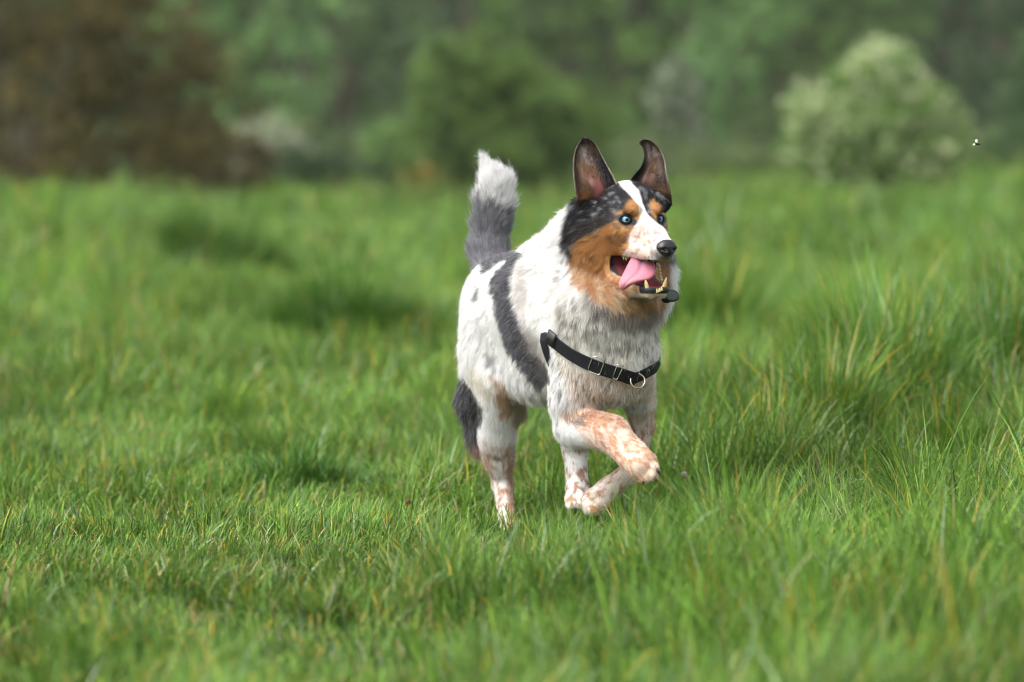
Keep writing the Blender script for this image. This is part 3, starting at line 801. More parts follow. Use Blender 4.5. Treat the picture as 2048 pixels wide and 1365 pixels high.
def eye(center, gaze, r, rim):
    Vs, F = sphere_grid(40, 40)
    x, y, g = frame(gaze)
    V = center + r * (Vs[:, :1] * x + Vs[:, 1:2] * y + Vs[:, 2:] * g)
    th = np.degrees(np.arccos(np.clip(Vs[:, 2], -1, 1))); ang = np.arctan2(Vs[:, 1], Vs[:, 0])
    fib = .85 + .3 * _hash(np.round(ang * 9).astype(int), np.zeros(len(V), int), np.zeros(len(V), int), 5)
    iris = np.array([.10, .24, .35])[None] * fib[:, None]
    iris = blend(iris, (.15, .31, .41), np.exp(-((th - 26) / 8) ** 2))
    c = np.where((th < 15)[:, None], np.array([[.004, .004, .005]]), iris)
    c = blend(c, (.04, .08, .12), np.exp(-((th - 17) / 2.5) ** 2) * .7)
    c = blend(c, (.05, .09, .13), sm(th, 47, 53)); c = blend(c, (.012, .010, .010), sm(th, 54, 60))
    o = mesh_obj('eye', V, F, eyemat, dog, cols=c)
    ex_, ey_, er_ = rim
    q = np.linspace(0, 2 * math.pi, 40, endpoint=False)
    X = ex_ + er_[0] * np.cos(q); Y = ey_ - er_[1] * np.sin(q) * (1 - .55 * np.abs(np.cos(q)) ** 4) + 1.0 * np.cos(q)
    sk = surf(X, Y, .001); P = []
    for k in range(40):
        o_ = np.array([0, 0, CAMZ]); dr = nrm(at(X[k], Y[k], 0) - o_); oc = center - o_
        tca = oc @ dr; dd = oc @ oc - tca * tca; rs = r * 1.02
        p = sk[k]
        if dd < rs * rs:
            pe_ = o_ + dr * (tca - math.sqrt(rs * rs - dd))
            if pe_[1] < p[1]: p = pe_
        P.append(p)
    P = np.array(P)
    for _ in range(2): P = P * .5 + (np.roll(P, 1, 0) + np.roll(P, -1, 0)) * .25
    Vt, Ft = tube(P, er_[2] * .001); mesh_obj('eyelid', Vt, Ft, lidmat, o)
    return o
gz_ = nrm(np.array([0.10, -1.0, 0.02]))
pe = surf(1250.5, 440)[0]
EYE1 = pe - nrm(np.array([-.35, -1, .05])) * .0072
eye(EYE1, gz_, .0112, (1251, 439.5, (11.2, 7.7, 2.2)))
EYE2 = H(-19, 33.5, -9)
eye(EYE2, nrm(np.array([0.35, -1.0, 0.02])), .0108, (1321.5, 438.5, (6.2, 7.8, 2.0)))

Vs, Fs = sphere_grid(72, 60)
Vn = np.stack([Vs[:, 2], Vs[:, 0], Vs[:, 1]], 1)               # forward, side, up
rr = np.ones(len(Vn)) * 1.0
for s in (-1, 1):
    dcen = nrm(np.array([.86, s * .46, -.20])); rr -= .55 * np.exp(-((Vn - dcen) ** 2).sum(1) / .035)
    for q in np.linspace(0, 1, 8):
        dcen = nrm(np.array([.70 - .25 * q, s * (.62 + .3 * q), -.28 + .12 * q])); rr -= .07 * np.exp(-((Vn - dcen) ** 2).sum(1) / .007)
    rr += .08 * np.exp(-((Vn - nrm(np.array([.8, s * .6, .15]))) ** 2).sum(1) / .06)
rr -= .10 * np.exp(-(Vn[:, 1] ** 2) / .004) * (Vn[:, 2] < .1) * sm(Vn[:, 0], .2, .6)
sc = np.array([14.5, 21.5, 17.5])
loc = Vn * rr[:, None] * sc
loc[:, 1] *= np.where(loc[:, 2] < 0, 1 + loc[:, 2] / 48, 1)
NC = H(86, 0, -63)
Vw = NC + (loc[:, :1] * hf + loc[:, 1:2] * hl + loc[:, 2:] * hu) * .001
nose_m = mat('nose_leather', base=(.014, .013, .015), rough=.38, spec=.5, bump=(900, .35, .0006))
mesh_obj('nose', Vw, Fs, nose_m, dog)

rows = [((1268, 506, -.222), (1303, 512, -.225)), ((1262, 517, -.232), (1307, 523, -.237)), ((1256, 528, -.242), (1310, 535, -.250)), ((1249, 542, -.252), (1310, 547, -.262)), ((1243, 554, -.260), (1300, 558, -.270)),
        ((1239, 564, -.264), (1282, 563, -.272)), ((1238, 572, -.264), (1264, 570, -.270)), ((1240, 578, -.262), (1253, 577, -.266)), ((1245, 581.5, -.260), (1248, 581, -.261))]
Lr = resample([r_[0] for r_ in rows], 34); Rr = resample([r_[1] for r_ in rows], 34)
nu = 19; tf, tb, tc = [], [], []
for j in range(34):
    for i in range(nu):
        u = i / (nu - 1); q = 2 * u - 1
        x, y, d = Lr[j] * (1 - u) + Rr[j] * u
        v = j / 33
        bul = .008 * (1 - q ** 2) ** .6 * (1 - v ** 8) - .0055 * math.exp(-(q + .05) ** 2 / .03) * (1 - v)
        edge = math.sqrt(max(0, 1 - abs(q) ** 3))
        tf.append(at(x, y, d - bul)); tb.append(at(x, y + .5, d + .005 * edge * (1 - v ** 8) + .0006))
        tc.append((.50 - .26 * (1 - v) ** 1.3 * (1 - abs(q)), .215 - .09 * (1 - v), .25 - .07 * (1 - v)))
n = len(tf); F = []
for j in range(33):
    for i in range(nu - 1):
        a = j * nu + i; f = [a, a + 1, a + nu + 1, a + nu]; F += [f, [x + n for x in f[::-1]]]
    for i in (0, nu - 1):
        a = j * nu + i; f = [a, a + nu, a + nu + n, a + n]; F.append(f if i == 0 else f[::-1])
for i in range(nu - 1): F.append([33 * nu + i, 33 * nu + i + 1, 33 * nu + i + 1 + n, 33 * nu + i + n])
tc = np.clip(np.array(tc), .02, .9); tcb = np.tile([.50, .07, .09], (n, 1))
tm = mat('tongue_skin', attr='coat', rough=.52, spec=.25, sss=.25, bump=(700, .25, .0008))
mesh_obj('tongue', np.array(tf + tb), np.array(F), tm, dog, cols=np.vstack([tc, tcb]))

clawm = mat('claw_horn', base=(.02, .016, .014), rough=.35, spec=.5)
toothm = mat('tooth_enamel', noise=(120, (.50, .36, .12), (.66, .54, .30)), rough=.28, spec=.5)
gumm = mat('gum', base=(.05, .02, .024), rough=.3, spec=.5)
def tooth(px, py, d, tx, ty, r, td=None):
    p = at(px, py, d); q = at(tx, ty, d if td is None else td); m = 9
    pts = [p + (q - p) * t + np.array([0, 0, 0]) for t in np.linspace(0, 1, m)]
    rads = [r * .001 * (1 - .86 * (t ** 2.2)) for t in np.linspace(0, 1, m)]
    V, Fq = tube(pts, rads, closed=False, n=10); return mesh_obj('tooth', V, Fq, toothm, dog)
tooth(1295, 580, -.268, 1290, 557, 4.4, -.272)
tooth(1327, 579, -.253, 1333, 555, 4.4, -.258)
for x_, y_, r_ in ((1299, 580, 2.6), (1304, 581.5, 2.6), (1309, 582, 2.8), (1314, 581.5, 2.8), (1319, 580, 2.6), (1323.5, 577.5, 2.6)):
    tooth(x_, y_ + 4, -.269, x_ - .5, y_ - 4, r_, -.271)
for x_, y_, r_ in ((1247, 514, 3.0), (1252, 516, 3.4), (1256, 513, 2.6)):
    tooth(x_, y_ - 5, -.206, x_ + .5, y_ + 6, r_ * .85, -.207)
tooth(1293, 517, -.258, 1294, 524, 2.2)
for i, (x_, y_) in enumerate(((1315.5, 531), (1317, 538), (1318.5, 545), (1319.5, 552), (1321, 558))):
    tooth(x_ + 3, y_ + 4, -.222, x_ - 1, y_ - 3, 3.0)

for (x0, y0, d0_, x1, y1) in ((1309, 925, -.309, 1315, 933), (1314, 939, -.325, 1318, 949), (1310, 955, -.329, 1312, 965), (1287, 962, -.318, 1285, 968)):
    V, Fq = tube([at(x0, y0, d0_), at((x0 + x1) / 2 + 1, (y0 + y1) / 2, d0_ - .003), at(x1, y1, d0_ - .001)], [.0034, .0028, .0008], closed=False); mesh_obj('claw', V, Fq, clawm, dog)

# ------------------------------------------------------------------ harness
def settle(P, off):
    P = np.array(P, float)
    for _ in range(14):
        v = sdf(P, cav=False) - off; P = P - grad(P) * np.clip(v, -.02, .02)[:, None]
    return P
def spath(pts, off, n):
    P2 = resample(pts, n); P = surf(P2[:, 0], P2[:, 1], off); P[:, 1] = np.minimum(P[:, 1], 7.72)
    return settle(P, off)
def ribbon(path, width, th, up=None, closed=False):
    path = np.array(path); m = len(path)
    if not closed:
        for _ in range(3): path[1:-1] = path[1:-1] * .5 + (path[:-2] + path[2:]) * .25
    N = grad(path); V = []
    for _ in range(4): N = nrm(N + np.roll(N, 1, 0) * (1 if closed else 0) + np.vstack([N[1:], N[-1:]]) + np.vstack([N[:1], N[:-1]]))
    for i in range(m):
        t = nrm(path[(i + 1) % m] - path[i - 1]) if closed else nrm(path[min(i + 1, m - 1)] - path[max(i - 1, 0)])
        b = nrm(np.cross(N[i], t)); nn = np.cross(t, b)
        w = width[i] if hasattr(width, '__len__') else width
        for (x, y) in ((-.5, 0), (-.46, 1), (.46, 1), (.5, 0), (.46, -.3), (-.46, -.3)):
            V.append(path[i] + b * x * w + nn * y * th)
    F = []
    for i in range(m if closed else m - 1):
        j = (i + 1) % m
        for k in range(6): F.append((i * 6 + k, j * 6 + k, j * 6 + (k + 1) % 6, i * 6 + (k + 1) % 6))
    if not closed: F += [tuple(range(6)), tuple((m - 1) * 6 + k for k in range(5, -1, -1))]
    return np.array(V), F
webm = mat('nylon_webbing', noise=(900, (.004, .004, .006), (.010, .010, .013)), rough=.65, spec=.22, bump=(1400, .5, .0008))
metm = mat('polished_steel', base=(.72, .68, .60), rough=.22, metal=1.0)
brzm = mat('bronzed_steel', base=(.52, .42, .34), rough=.22, metal=1.0)
plasm = mat('black_plastic', base=(.012, .012, .013), rough=.35, spec=.5)
C1 = [(1094, 671), (1104, 681), (1122, 696), (1145, 712), (1170, 725), (1196, 736), (1222, 744), (1246, 751), (1262, 757), (1272, 759)]
C2 = [(1268, 758), (1282, 752), (1298, 744), (1310, 737), (1319, 731)]
C3 = [(1092, 640), (1093, 652), (1094, 668)]
HOFF = .0100
P1 = spath(C1, HOFF, 44); P2_ = spath(C2, HOFF - .002, 18)
_tail = settle([at(1328, 724, -.09), at(1334, 716, -.05), at(1332, 710, -.01), at(1322, 705, .04), at(1306, 700, .08)], HOFF - .002)
P2_ = resample([tuple(p) for p in np.vstack([P2_[::3], _tail])], 34)
P2_ = settle(P2_, HOFF - .002)
hroot = empty('dog_harness', tuple(P1[20]), 'black webbing front clip harness worn across the dog\'s chest', 'harness')
V, F = ribbon(P1, .027, .0016); mesh_obj('chest_strap', V, F, webm, hroot, smooth=False)
V, F = ribbon(P2_, .025, .0016); mesh_obj('chest_strap', V, F, webm, hroot, smooth=False)
hit = surf(1093, 735, .004)[0]
ax0 = np.array([at(1133, 645, .0)[0], at(1133, 645, 0)[1], at(1133, 645, 0)[2]])
c0 = ax0 + A * ((hit - ax0) @ A)
torso = [p for p in PR if p['g'] in ('body', 'chest')]
def loop(c, ex, ey, off, prims, n=64):
    out = []
    for k in range(n):
        q = 2 * math.pi * k / n; dr = ex * math.cos(q) + ey * math.sin(q); t = .03
        for _ in range(50):
            v = sdf((c + dr * t)[None], prims, False)[0] - off; t -= np.clip(v, -.03, .03) * .8
        out.append(c + dr * t)
    return np.array(out)
gp = loop(c0, L, nrm(Z3 - A * .16), .008, torso)
zk = at(1095, 672, -.05)[2]
gin = grad(gp)
gp = gp - gin * (sm(gp[:, 2], zk - .01, zk + .03) * .016)[:, None]
V, F = ribbon(gp, .021, .0018, closed=True); mesh_obj('girth_strap', V, F, webm, hroot, smooth=False)
# square-ended loop keeper where chest strap and girth meet
V, F = ribbon(spath([(1096, 672), (1103, 678), (1110, 684)], HOFF + .002, 6), .030, .0035); mesh_obj('strap_keeper', V, F, plasm, hroot)
def wire(pts, r, name, m_, off=HOFF + .0035, closed=True):
    pts = resample(pts + [pts[0]], 41)[:-1]; P = surf(pts[:, 0], pts[:, 1], off)
    for _ in range(2): P = P * .5 + (np.roll(P, 1, 0) + np.roll(P, -1, 0)) * .25
    V, F = tube(P, r); return mesh_obj(name, V, F, m_, hroot)
wire([(1186, 714), (1190, 713), (1207, 719), (1209, 723), (1200, 748), (1197, 750), (1179, 743), (1176, 739)], .0011, 'buckle', metm)
wire([(1235, 729), (1238, 729), (1245, 731), (1246, 734), (1235, 758), (1232, 759), (1226, 757), (1226, 754)], .0009, 'buckle', metm)
rc = surf(1275, 762, HOFF + .004)[0] + np.array([0, -.004, 0])
x_, y_, g_ = frame((.25, -1, .25))
V, F = tube([rc + .0145 * (math.cos(q) * x_ + math.sin(q) * y_) for q in np.linspace(0, 2 * math.pi, 40, endpoint=False)], .0016)
mesh_obj('ring', V, F, brzm, hroot)
# collar with a round black tag
cc = at(1213, 575, -.08); cz = nrm(np.array([.25, -.45, .86])); cx = nrm(np.cross(cz, [0, 1, 0])); cy = np.cross(cz, cx)
neckp = [p for p in PR if p['g'] in ('neck', 'throat', 'chest')]
cp = loop(cc, cx, cy, -.001, neckp, 72)
croot = empty('dog_collar', tuple(cc), 'thin blue-grey collar half buried in the neck fur, with round black tag', 'collar')
colm = mat('blue_grey_webbing', noise=(500, (.03, .045, .07), (.08, .10, .13)), rough=.6)
V, F = ribbon(cp, .011, .002, closed=True); mesh_obj('collar_band', V, F, colm, croot)
def disc(c, g, r, ry, th, name, m_, parent, dome=.0):
    x, y, g = frame(g); V = []; F = []; nn = 40; prof = [(0, th), (.80, th * (1 - dome)), (.93, th * .75), (1, th * .2), (1, -th * .2), (.93, -th * .75), (0, -th)]
    for (q, z) in prof:
        for k in range(nn):
            a = 2 * math.pi * k / nn; V.append(c + x * (math.cos(a) * r * q) + y * (math.sin(a) * ry * q) + g * z)
    for j in range(len(prof) - 1):
        for k in range(nn): F.append([j * nn + k, j * nn + (k + 1) % nn, (j + 1) * nn + (k + 1) % nn, (j + 1) * nn + k][::-1])
    return mesh_obj(name, np.array(V), np.array(F), m_, parent)
tagm = mat('tag_face', noise=(400, (.015, .03, .018), (.05, .085, .05)), rough=.3, spec=.5)
tg = disc(at(1343, 592, -.215), (.30, -.85, .40), .0165, .0130, .0030, 'tag', plasm, croot)
disc(at(1343.7, 591.6, -.2185), (.30, -.85, .40), .0125, .0092, .0008, 'tag_face', tagm, tg)
disc(at(1333, 598, -.205), (.30, -.85, .40), .011, .009, .004, 'clasp', plasm, croot)

# ------------------------------------------------------------------ fur
def vert_normals(V, F):
    n = np.cross(V[F[:, 2]] - V[F[:, 0]], V[F[:, 3]] - V[F[:, 1]])
    N = np.zeros_like(V)
    for k in range(4): 
        for c in range(3): N[:, c] += np.bincount(F[:, k], n[:, c], len(V))
    return nrm(N), np.linalg.norm(n, axis=1) * .5
def polyd(px, py, pts):
    d = np.full(len(px), 1e9)
    for (x1, y1), (x2, y2) in zip(pts[:-1], pts[1:]):
        ex, ey = x2 - x1, y2 - y1; t = np.clip(((px - x1) * ex + (py - y1) * ey) / (ex * ex + ey * ey), 0, 1)
        d = np.minimum(d, np.hypot(px - x1 - t * ex, py - y1 - t * ey))
    return d
def strands(N_):
    VN, area = vert_normals(BV, BF)
    fc = BV[BF].mean(1)
    rg, fl, ln, lf = nearest(fc)
    dens = 1 / np.sqrt(np.clip(ln, .004, .04))
    facing = VN[BF[:, 0]][:, 1]
    dens = dens * np.where(facing > .45, .45, 1.0)
    w = area * dens; w /= w.sum()
    k = rng.choice(len(BF), N_, p=w)
    u, v = rng.random((N_, 1)), rng.random((N_, 1))
    q = BF[k]
    bil = lambda X: X[q[:, 0]] * (1 - u) * (1 - v) + X[q[:, 1]] * u * (1 - v) + X[q[:, 2]] * u * v + X[q[:, 3]] * (1 - u) * v
    P = bil(BV); Nn = nrm(bil(VN))
    rg, fl, ln, lf = nearest(P)
    px, py = topx(P)
    keep = np.ones(N_, bool)
    a, s, h = HL(P); nh = ((P - HB) ** 2).sum(1) < .2 ** 2
    keep &= ~(nh & (cavity(P) * 1000 < 2.0) & (np.abs(s) < 66)) & ~(nh & (rg == 'jaw') & (a > 24) & (h > -153))
    keep &= np.linalg.norm((P - NC), axis=1) > .0165
    for E in (EYE1, EYE2): keep &= np.linalg.norm(P - E, axis=1) > .0110
    P, Nn, rg, fl, ln, lf, px, py = [x[keep] for x in (P, Nn, rg, fl, ln, lf, px, py)]
    n = len(P)
    # shorter coat near eyes, mouth, nose and where the webbing presses it down
    for E in (EYE1, EYE2):
        de = np.linalg.norm(P - E, axis=1); ln = np.where(de < .03, np.minimum(ln, .0022 + np.maximum(de - .0118, 0) * .25), ln)
    cvm = cavity(P); nh = ((P - HB) ** 2).sum(1) < .2 ** 2
    ln = np.where(nh & (cvm < .012), np.minimum(ln, .003 + np.maximum(cvm, 0) * .6), ln)
    fr = Nn[:, 1] < .2
    for pth, wd in ((C1, 12), (C2, 12), (C3, 5), ([(1091, 690), (1087, 730), (1097, 785)], 11)):
        dd = polyd(px, py, pth)
        ln = np.where(fr & (dd < wd + 8) & (P[:, 1] < 7.75), np.minimum(ln, .008 + np.maximum(dd - wd, 0) * .001), ln)
    # comb direction
    cl = np.stack([vnoise(P, .011, 300 + i) - .5 for i in range(3)], 1)
    cl2 = np.stack([vnoise(P, .035, 310 + i) - .5 for i in range(3)], 1)
    long_ = sm(ln, .008, .02)[:, None]
    f = nrm(fl + cl * (.15 + .55 * long_) + cl2 * (.3 + .3 * long_ + .9 * np.isin(rg, ['neck', 'chest', 'throat'])[:, None]) + rng.normal(0, .08, (n, 3)))
    t = f - Nn * (f * Nn).sum(1, keepdims=True); t = nrm(t)
    L_ = ln * rng.uniform(.6, 1.25, n); L_ = np.where((rng.random(n) < .025) & (ln > .012), L_ * 1.55, L_)
    lift = np.clip(lf + rng.normal(0, .07, n) + (cl[:, 0]) * .35 * long_[:, 0], .06, .8)[:, None]
    d0 = nrm(Nn * (lift * 1.5) + t * (1 - lift))
    pts = np.zeros((n, 5, 3)); pts[:, 0] = P - Nn * .0008
    step = (L_ / 4)[:, None]
    wob = rng.normal(0, .12, (n, 3))
    for k in range(1, 5):
        e = k / 4
        dr = nrm(d0 * (1 - .55 * e) + t * (.55 * e) + np.array([0, 0, -.10 * e]) * long_ + wob * e * (.4 + long_))
        pts[:, k] = pts[:, k - 1] + dr * step
    col = coat(P, rg)
    hv = rng.uniform(.80, 1.15, (n, 1))
    roan = np.isin(rg, ['foreR', 'foreL', 'hindR', 'hindL', 'muz', 'chest', 'thighL']) & (rg != 'muz'); rr_ = rng.random(n)
    warm = (col[:, 0] > col[:, 2] * 1.12) & roan & (col[:, 0] > .3)
    k1 = warm & (rr_ < .20); col[k1] = WHITE * .95
    k2 = warm & (rr_ > .78); col[k2] = col[k2] * np.array([.72, .58, .46])
    dark = (col.mean(1) < .2)[:, None]
    hv = np.where(dark, rng.uniform(.55, 1.9, (n, 1)) ** 1.15, hv)
    grey_light = dark[:, 0] & np.isin(rg, ['tail', 'body', 'thigh']) & (rng.random(n) < np.where(rg == 'tail', .38, .2))
    col = np.clip(col * hv, .004, .86)
    col[grey_light] = np.array([.33, .325, .34])
    rad = np.where(L_ > .012, .00027, .00021)
    return pts, col, rad
def ear_fur(e, face_px, out_scale):
    V, F, C, uv, nu, nv = e; n = nu * nv; res = []
    for side in (0, 1):
        m = 5200; Vg = V[side * n:(side + 1) * n].reshape(nv, nu, 3); Cg = C[side * n:(side + 1) * n].reshape(nv, nu, 3)
        u = rng.random(m) ** (1.0) * (nu - 1.001); v = rng.random(m) * (nv - 1.001)
        if side == 0: u = np.where(rng.random(m) < .35, np.where(rng.random(m) < .5, rng.random(m) * 2.2, nu - 1.002 - rng.random(m) * 2.2), u)
        i, j = v.astype(int), u.astype(int); a, b = (v - i)[:, None], (u - j)[:, None]
        bl = lambda G: G[i, j] * (1 - a) * (1 - b) + G[i + 1, j] * a * (1 - b) + G[i, j + 1] * (1 - a) * b + G[i + 1, j + 1] * a * b
        P = bl(Vg); c = bl(Cg)
        up = nrm(Vg[i + 1, j] - Vg[i, j]); ac = nrm(Vg[i, j + 1] - Vg[i, j])
        sgn = -1.0 if side == 0 else 1.0
        nn = np.array([0, 1.0, 0]) * sgn
        q = (2 * (u / (nu - 1)) - 1)[:, None]
        t = nrm(up * (.9) + ac * q * .7 + rng.normal(0, .18, (m, 3)))
        L_ = (rng.uniform(.003, .007, m) * np.where(np.abs(q[:, 0]) > .8, .55, 1.1))[:, None]; L_ = np.where((v / nv > .93)[:, None], L_ * .5, L_)
        inner = (side == 0) & (np.abs(q[:, 0] - .05) < .22) & (v / nv < .38) & (v / nv > .12)
        pts = np.zeros((m, 5, 3)); pts[:, 0] = P
        for k in range(1, 5):
            dr = nrm(t + nn * (.35 - .2 * k / 4)); pts[:, k] = pts[:, k - 1] + dr * L_ / 4
        ok = ~inner; rad = np.full(m, .00022)
        res.append((pts[ok], np.clip(c[ok] * rng.uniform(.7, 1.5, (ok.sum(), 1)), .004, .8), rad[ok]))
    return [np.concatenate(x) for x in zip(*res)]
def make_curves(name, pts, col, rad, m_, parent, origin):
    n, k, _ = pts.shape
    hc = bpy.data.hair_curves.new(name); hc.add_curves([k] * n)
    hc.attributes['position'].data.foreach_set('vector', (pts - np.array(origin)).astype(np.float32).ravel())
    ra = hc.attributes.new('radius', 'FLOAT', 'POINT') if 'radius' not in hc.attributes else hc.attributes['radius']
    prof = np.array([1, 1, .85, .55, .12])[:k]
    ra.data.foreach_set('value', (rad[:, None] * prof[None]).astype(np.float32).ravel())
    ca = hc.attributes.new('coat', 'FLOAT_COLOR', 'CURVE')
    c = np.ones((n, 4), np.float32); c[:, :3] = col; ca.data.foreach_set('color', c.ravel())
    hc.materials.append(m_)
    o = bpy.data.objects.new(name, hc); S.collection.objects.link(o)
    if parent is not None: o.parent = parent
    return o
furm = mat('fur_strand', attr='coat', rough=.55, spec=.18, transl=.30)
st_ = [strands(int(480000 * (0.3 if QUICK else 1)))] + [ear_fur(E1, None, 1), ear_fur(E2, None, 1)]
pts, col, rad = [np.concatenate(x) for x in zip(*st_)]
make_curves('fur', pts, col, rad, furm, dog, DOGLOC)
print('strands', len(pts))


# ------------------------------------------------------------------ small things in the meadow
stemm = mat('yellowed_stem', noise=(200, (.30, .20, .03), (.20, .24, .05)), rough=.6)
budm = mat('dry_bud', noise=(700, (.08, .05, .03), (.62, .52, .40)), rough=.8)
def bud(px, py, base_py, d, r, name, label, m_, cat, lobes=11):
    top = at(px, py, d); bx, by = top[0], top[1]
    g0 = float(gz(np.array([bx]), np.array([by]))[0])
    root = empty(name, (bx, by, g0), label, cat)
    pts = [np.array([bx + .004 * math.sin(3 * t), by, g0 + (top[2] - g0) * t]) for t in np.linspace(0, 1, 10)]
    V, F = tube(pts, .0014, closed=False); mesh_obj('stem', V, F, stemm, root)
    Vs, F = sphere_grid(36, 24)
    ang = np.arctan2(Vs[:, 1], Vs[:, 0])
    rr_ = 1 + .13 * np.cos(lobes * ang) * (1 - Vs[:, 2] ** 2) + .12 * (vnoise(Vs, .35, 5) - .5)
    V = top + Vs * rr_[:, None] * np.array([r, r, r * 1.15]) ; V[:, 2] -= r * .25 * (Vs[:, 2] > .6)
    mesh_obj('bud', V, F, m_, root)
    return root
bud(1368, 949, 1010, .10, .0065, 'closed_flower', 'closed pale daisy-like bud on a yellow stem right of the raised paw', budm, 'flower')
seedm = mat('seed_head', noise=(500, (.05, .025, .012), (.16, .08, .03)), rough=.8)
bud(815, 1003, 1050, .30, .0055, 'plantain_head', 'small dark brown seed head on a stem left of the hind leg', seedm, 'seed head', 5)
# a small flying insect
ins_root = empty('flying_insect', tuple(at(1952, 287, -.05)), 'tiny dark insect with pale wings flying right of the dog', 'insect')
Vs, F = sphere_grid(16, 12); ic = at(1953.5, 288, -.05)
insm = mat('insect_body', base=(.03, .018, .008), rough=.4)
Vb = ic + (Vs * np.array([.0048, .0028, .0024])) @ np.array([[1, 0, -.25], [0, 1, 0], [.25, 0, 1]]); mesh_obj('abdomen', Vb, F, insm, ins_root)
Vb = ic + np.array([.0045, -.0005, -.0006]) + Vs * .0021; mesh_obj('insect_head', Vb, F, insm, ins_root)
wingm = mat('insect_wing', base=(.80, .76, .66), rough=.25, spec=.6, transl=.4)
def wing(pts, c):
    V = [c]; 
    for x, y, z in pts: V.append(c + np.array([x, y, z]))
    n = len(pts); V2 = [v + np.array([0, .0004, 0]) for v in V]
    F = [(0, i, i + 1) for i in range(1, n)] + [(n + 1, n + 1 + i + 1, n + 1 + i) for i in range(1, n)]
    for i in range(1, n): F.append((i, n + 1 + i, n + 2 + i, i + 1))
    mesh_obj('wing', np.array(V + V2), F, wingm, ins_root)
wing([(-.001, 0, .0008), (-.0045, -.001, .0012), (-.0082, -.002, -.0012), (-.0085, -.002, -.0034), (-.0062, -.002, -.0040), (-.002, -.001, -.0015)], ic)
wing([(.0008, 0, .001), (.0022, .001, .0060), (.0010, .001, .0086), (-.0018, .001, .0088), (-.0032, .001, .0060), (-.001, 0, .0012)], ic)
# a curled broad leaf in the short grass
def broad_leaf(pts, w, label, tintc):
    P = resample([tuple(at(*p)) for p in pts], 16); V = []
    for i, p in enumerate(P):
        t = i / 15; t_ = nrm(P[min(i + 1, 15)] - P[max(i - 1, 0)]); b = nrm(np.cross(t_, [0.2, 1, .3])); ww = w * math.sin(math.pi * (t * .93 + .04)) ** .7
        for q in (-1, -.5, 0, .5, 1): V.append(p + b * ww * q + np.array([0, -.006 * q * q, 0]))
    F = np.array([[i * 5 + k, i * 5 + k + 1, i * 5 + k + 6, i * 5 + k + 5] for i in range(15) for k in range(4)])
    m_ = mat('leaf_blade', noise=(60, tintc, tuple(c * .7 for c in tintc)), rough=.4, transl=.3)
    o = mesh_obj('broad_leaf', np.array(V), F, m_); return tag(o, label, 'leaf')
broad_leaf([(540, 1165, -.75), (515, 1158, -.80), (496, 1142, -.82), (488, 1125, -.80), (497, 1112, -.78)], .007, 'broad light green curled leaf in the short sward low on the left', (.20, .32, .05))

# ------------------------------------------------------------------ trees and shrubs beyond the meadow
leafm = mat('leaf', attr='coat', rough=.5, spec=.25, transl=.3)
barkm = mat('bark', noise=(6, (.045, .032, .022), (.13, .10, .07)), rough=.9, bump=(14, .6, .03))
def limb_tubes(base, top_pts, r0):
    Vs_, Fs_, o = [], [], 0
    for tp in top_pts:
        mid = base * .5 + tp * .5 + rng.normal(0, .12, 3) * np.linalg.norm(tp - base) * .5
        pts = resample([tuple(base), tuple(mid), tuple(tp)], 7)
        V, F = tube(pts, np.linspace(r0, r0 * .18, 7), closed=False, n=7)
        Vs_.append(V); Fs_ += [tuple(i + o for i in f) for f in F]; o += len(V)
    return np.concatenate(Vs_), Fs_
def crown_leaves(lobes, n, size, cols, blossom=0, bcol=(.72, .70, .58), seed=0):
    """leaves scattered in lumpy clumps through the lobes (cx, cy, cz, rx, ry, rz)"""
    lobes = np.array(lobes, float); vol = np.prod(lobes[:, 3:], 1) ** .67; k = rng.choice(len(lobes), n, p=vol / vol.sum())
    nc = max(30, n // 30); ck = rng.choice(len(lobes), nc, p=vol / vol.sum())
    dr = nrm(rng.normal(0, 1, (nc, 3))); rad = rng.uniform(.45, 1.0, nc) ** .6
    cc_ = lobes[ck, :3] + dr * rad[:, None] * lobes[ck, 3:]
    cr = rng.uniform(.14, .32, nc) * lobes[ck, 3:].mean(1)
    j = rng.integers(0, nc, n)
    P = cc_[j] + nrm(rng.normal(0, 1, (n, 3))) * (cr[j] * rng.random(n) ** .45)[:, None]
    P = P + rng.normal(0, 1, (n, 3)) * (.06 * lobes[:, 3].mean()) * (rng.random(n) < .3)[:, None]; P[:, 2] = np.maximum(P[:, 2], .03)
    N = nrm(rng.normal(0, 1, (n, 3)) + np.array([0, -.2, .7])); T_ = nrm(np.cross(N, rng.normal(0, 1, (n, 3)))); B_ = np.cross(N, T_)
    sz = size * rng.uniform(.5, 1.3, n)[:, None]
    V = np.stack([P - T_ * sz, P + B_ * sz * .5, P + T_ * sz, P - B_ * sz * .5], 1).reshape(-1, 3)
    F = np.arange(4 * n).reshape(-1, 4)
    cols = np.array(cols); a = vnoise(cc_, lobes[:, 3].mean() * .8, 400 + seed)
    ca = cols[0] * (1 - a[:, None]) + cols[1] * a[:, None]
    c = ca[j] * rng.uniform(.7, 1.3, (n, 1))
    if blossom:
        top = (P[:, 2] - lobes[:, 2].min()) / (np.ptp(P[:, 2]) + .01)
        bl = (rng.random(nc)[j] < blossom + .15) & (rng.random(n) < .42) & (rad[j] > .55)
        c[bl] = np.array(bcol) * rng.uniform(.8, 1.1, (bl.sum(), 1))
    return V, F, np.repeat(np.clip(c, .003, .85), 4, 0)
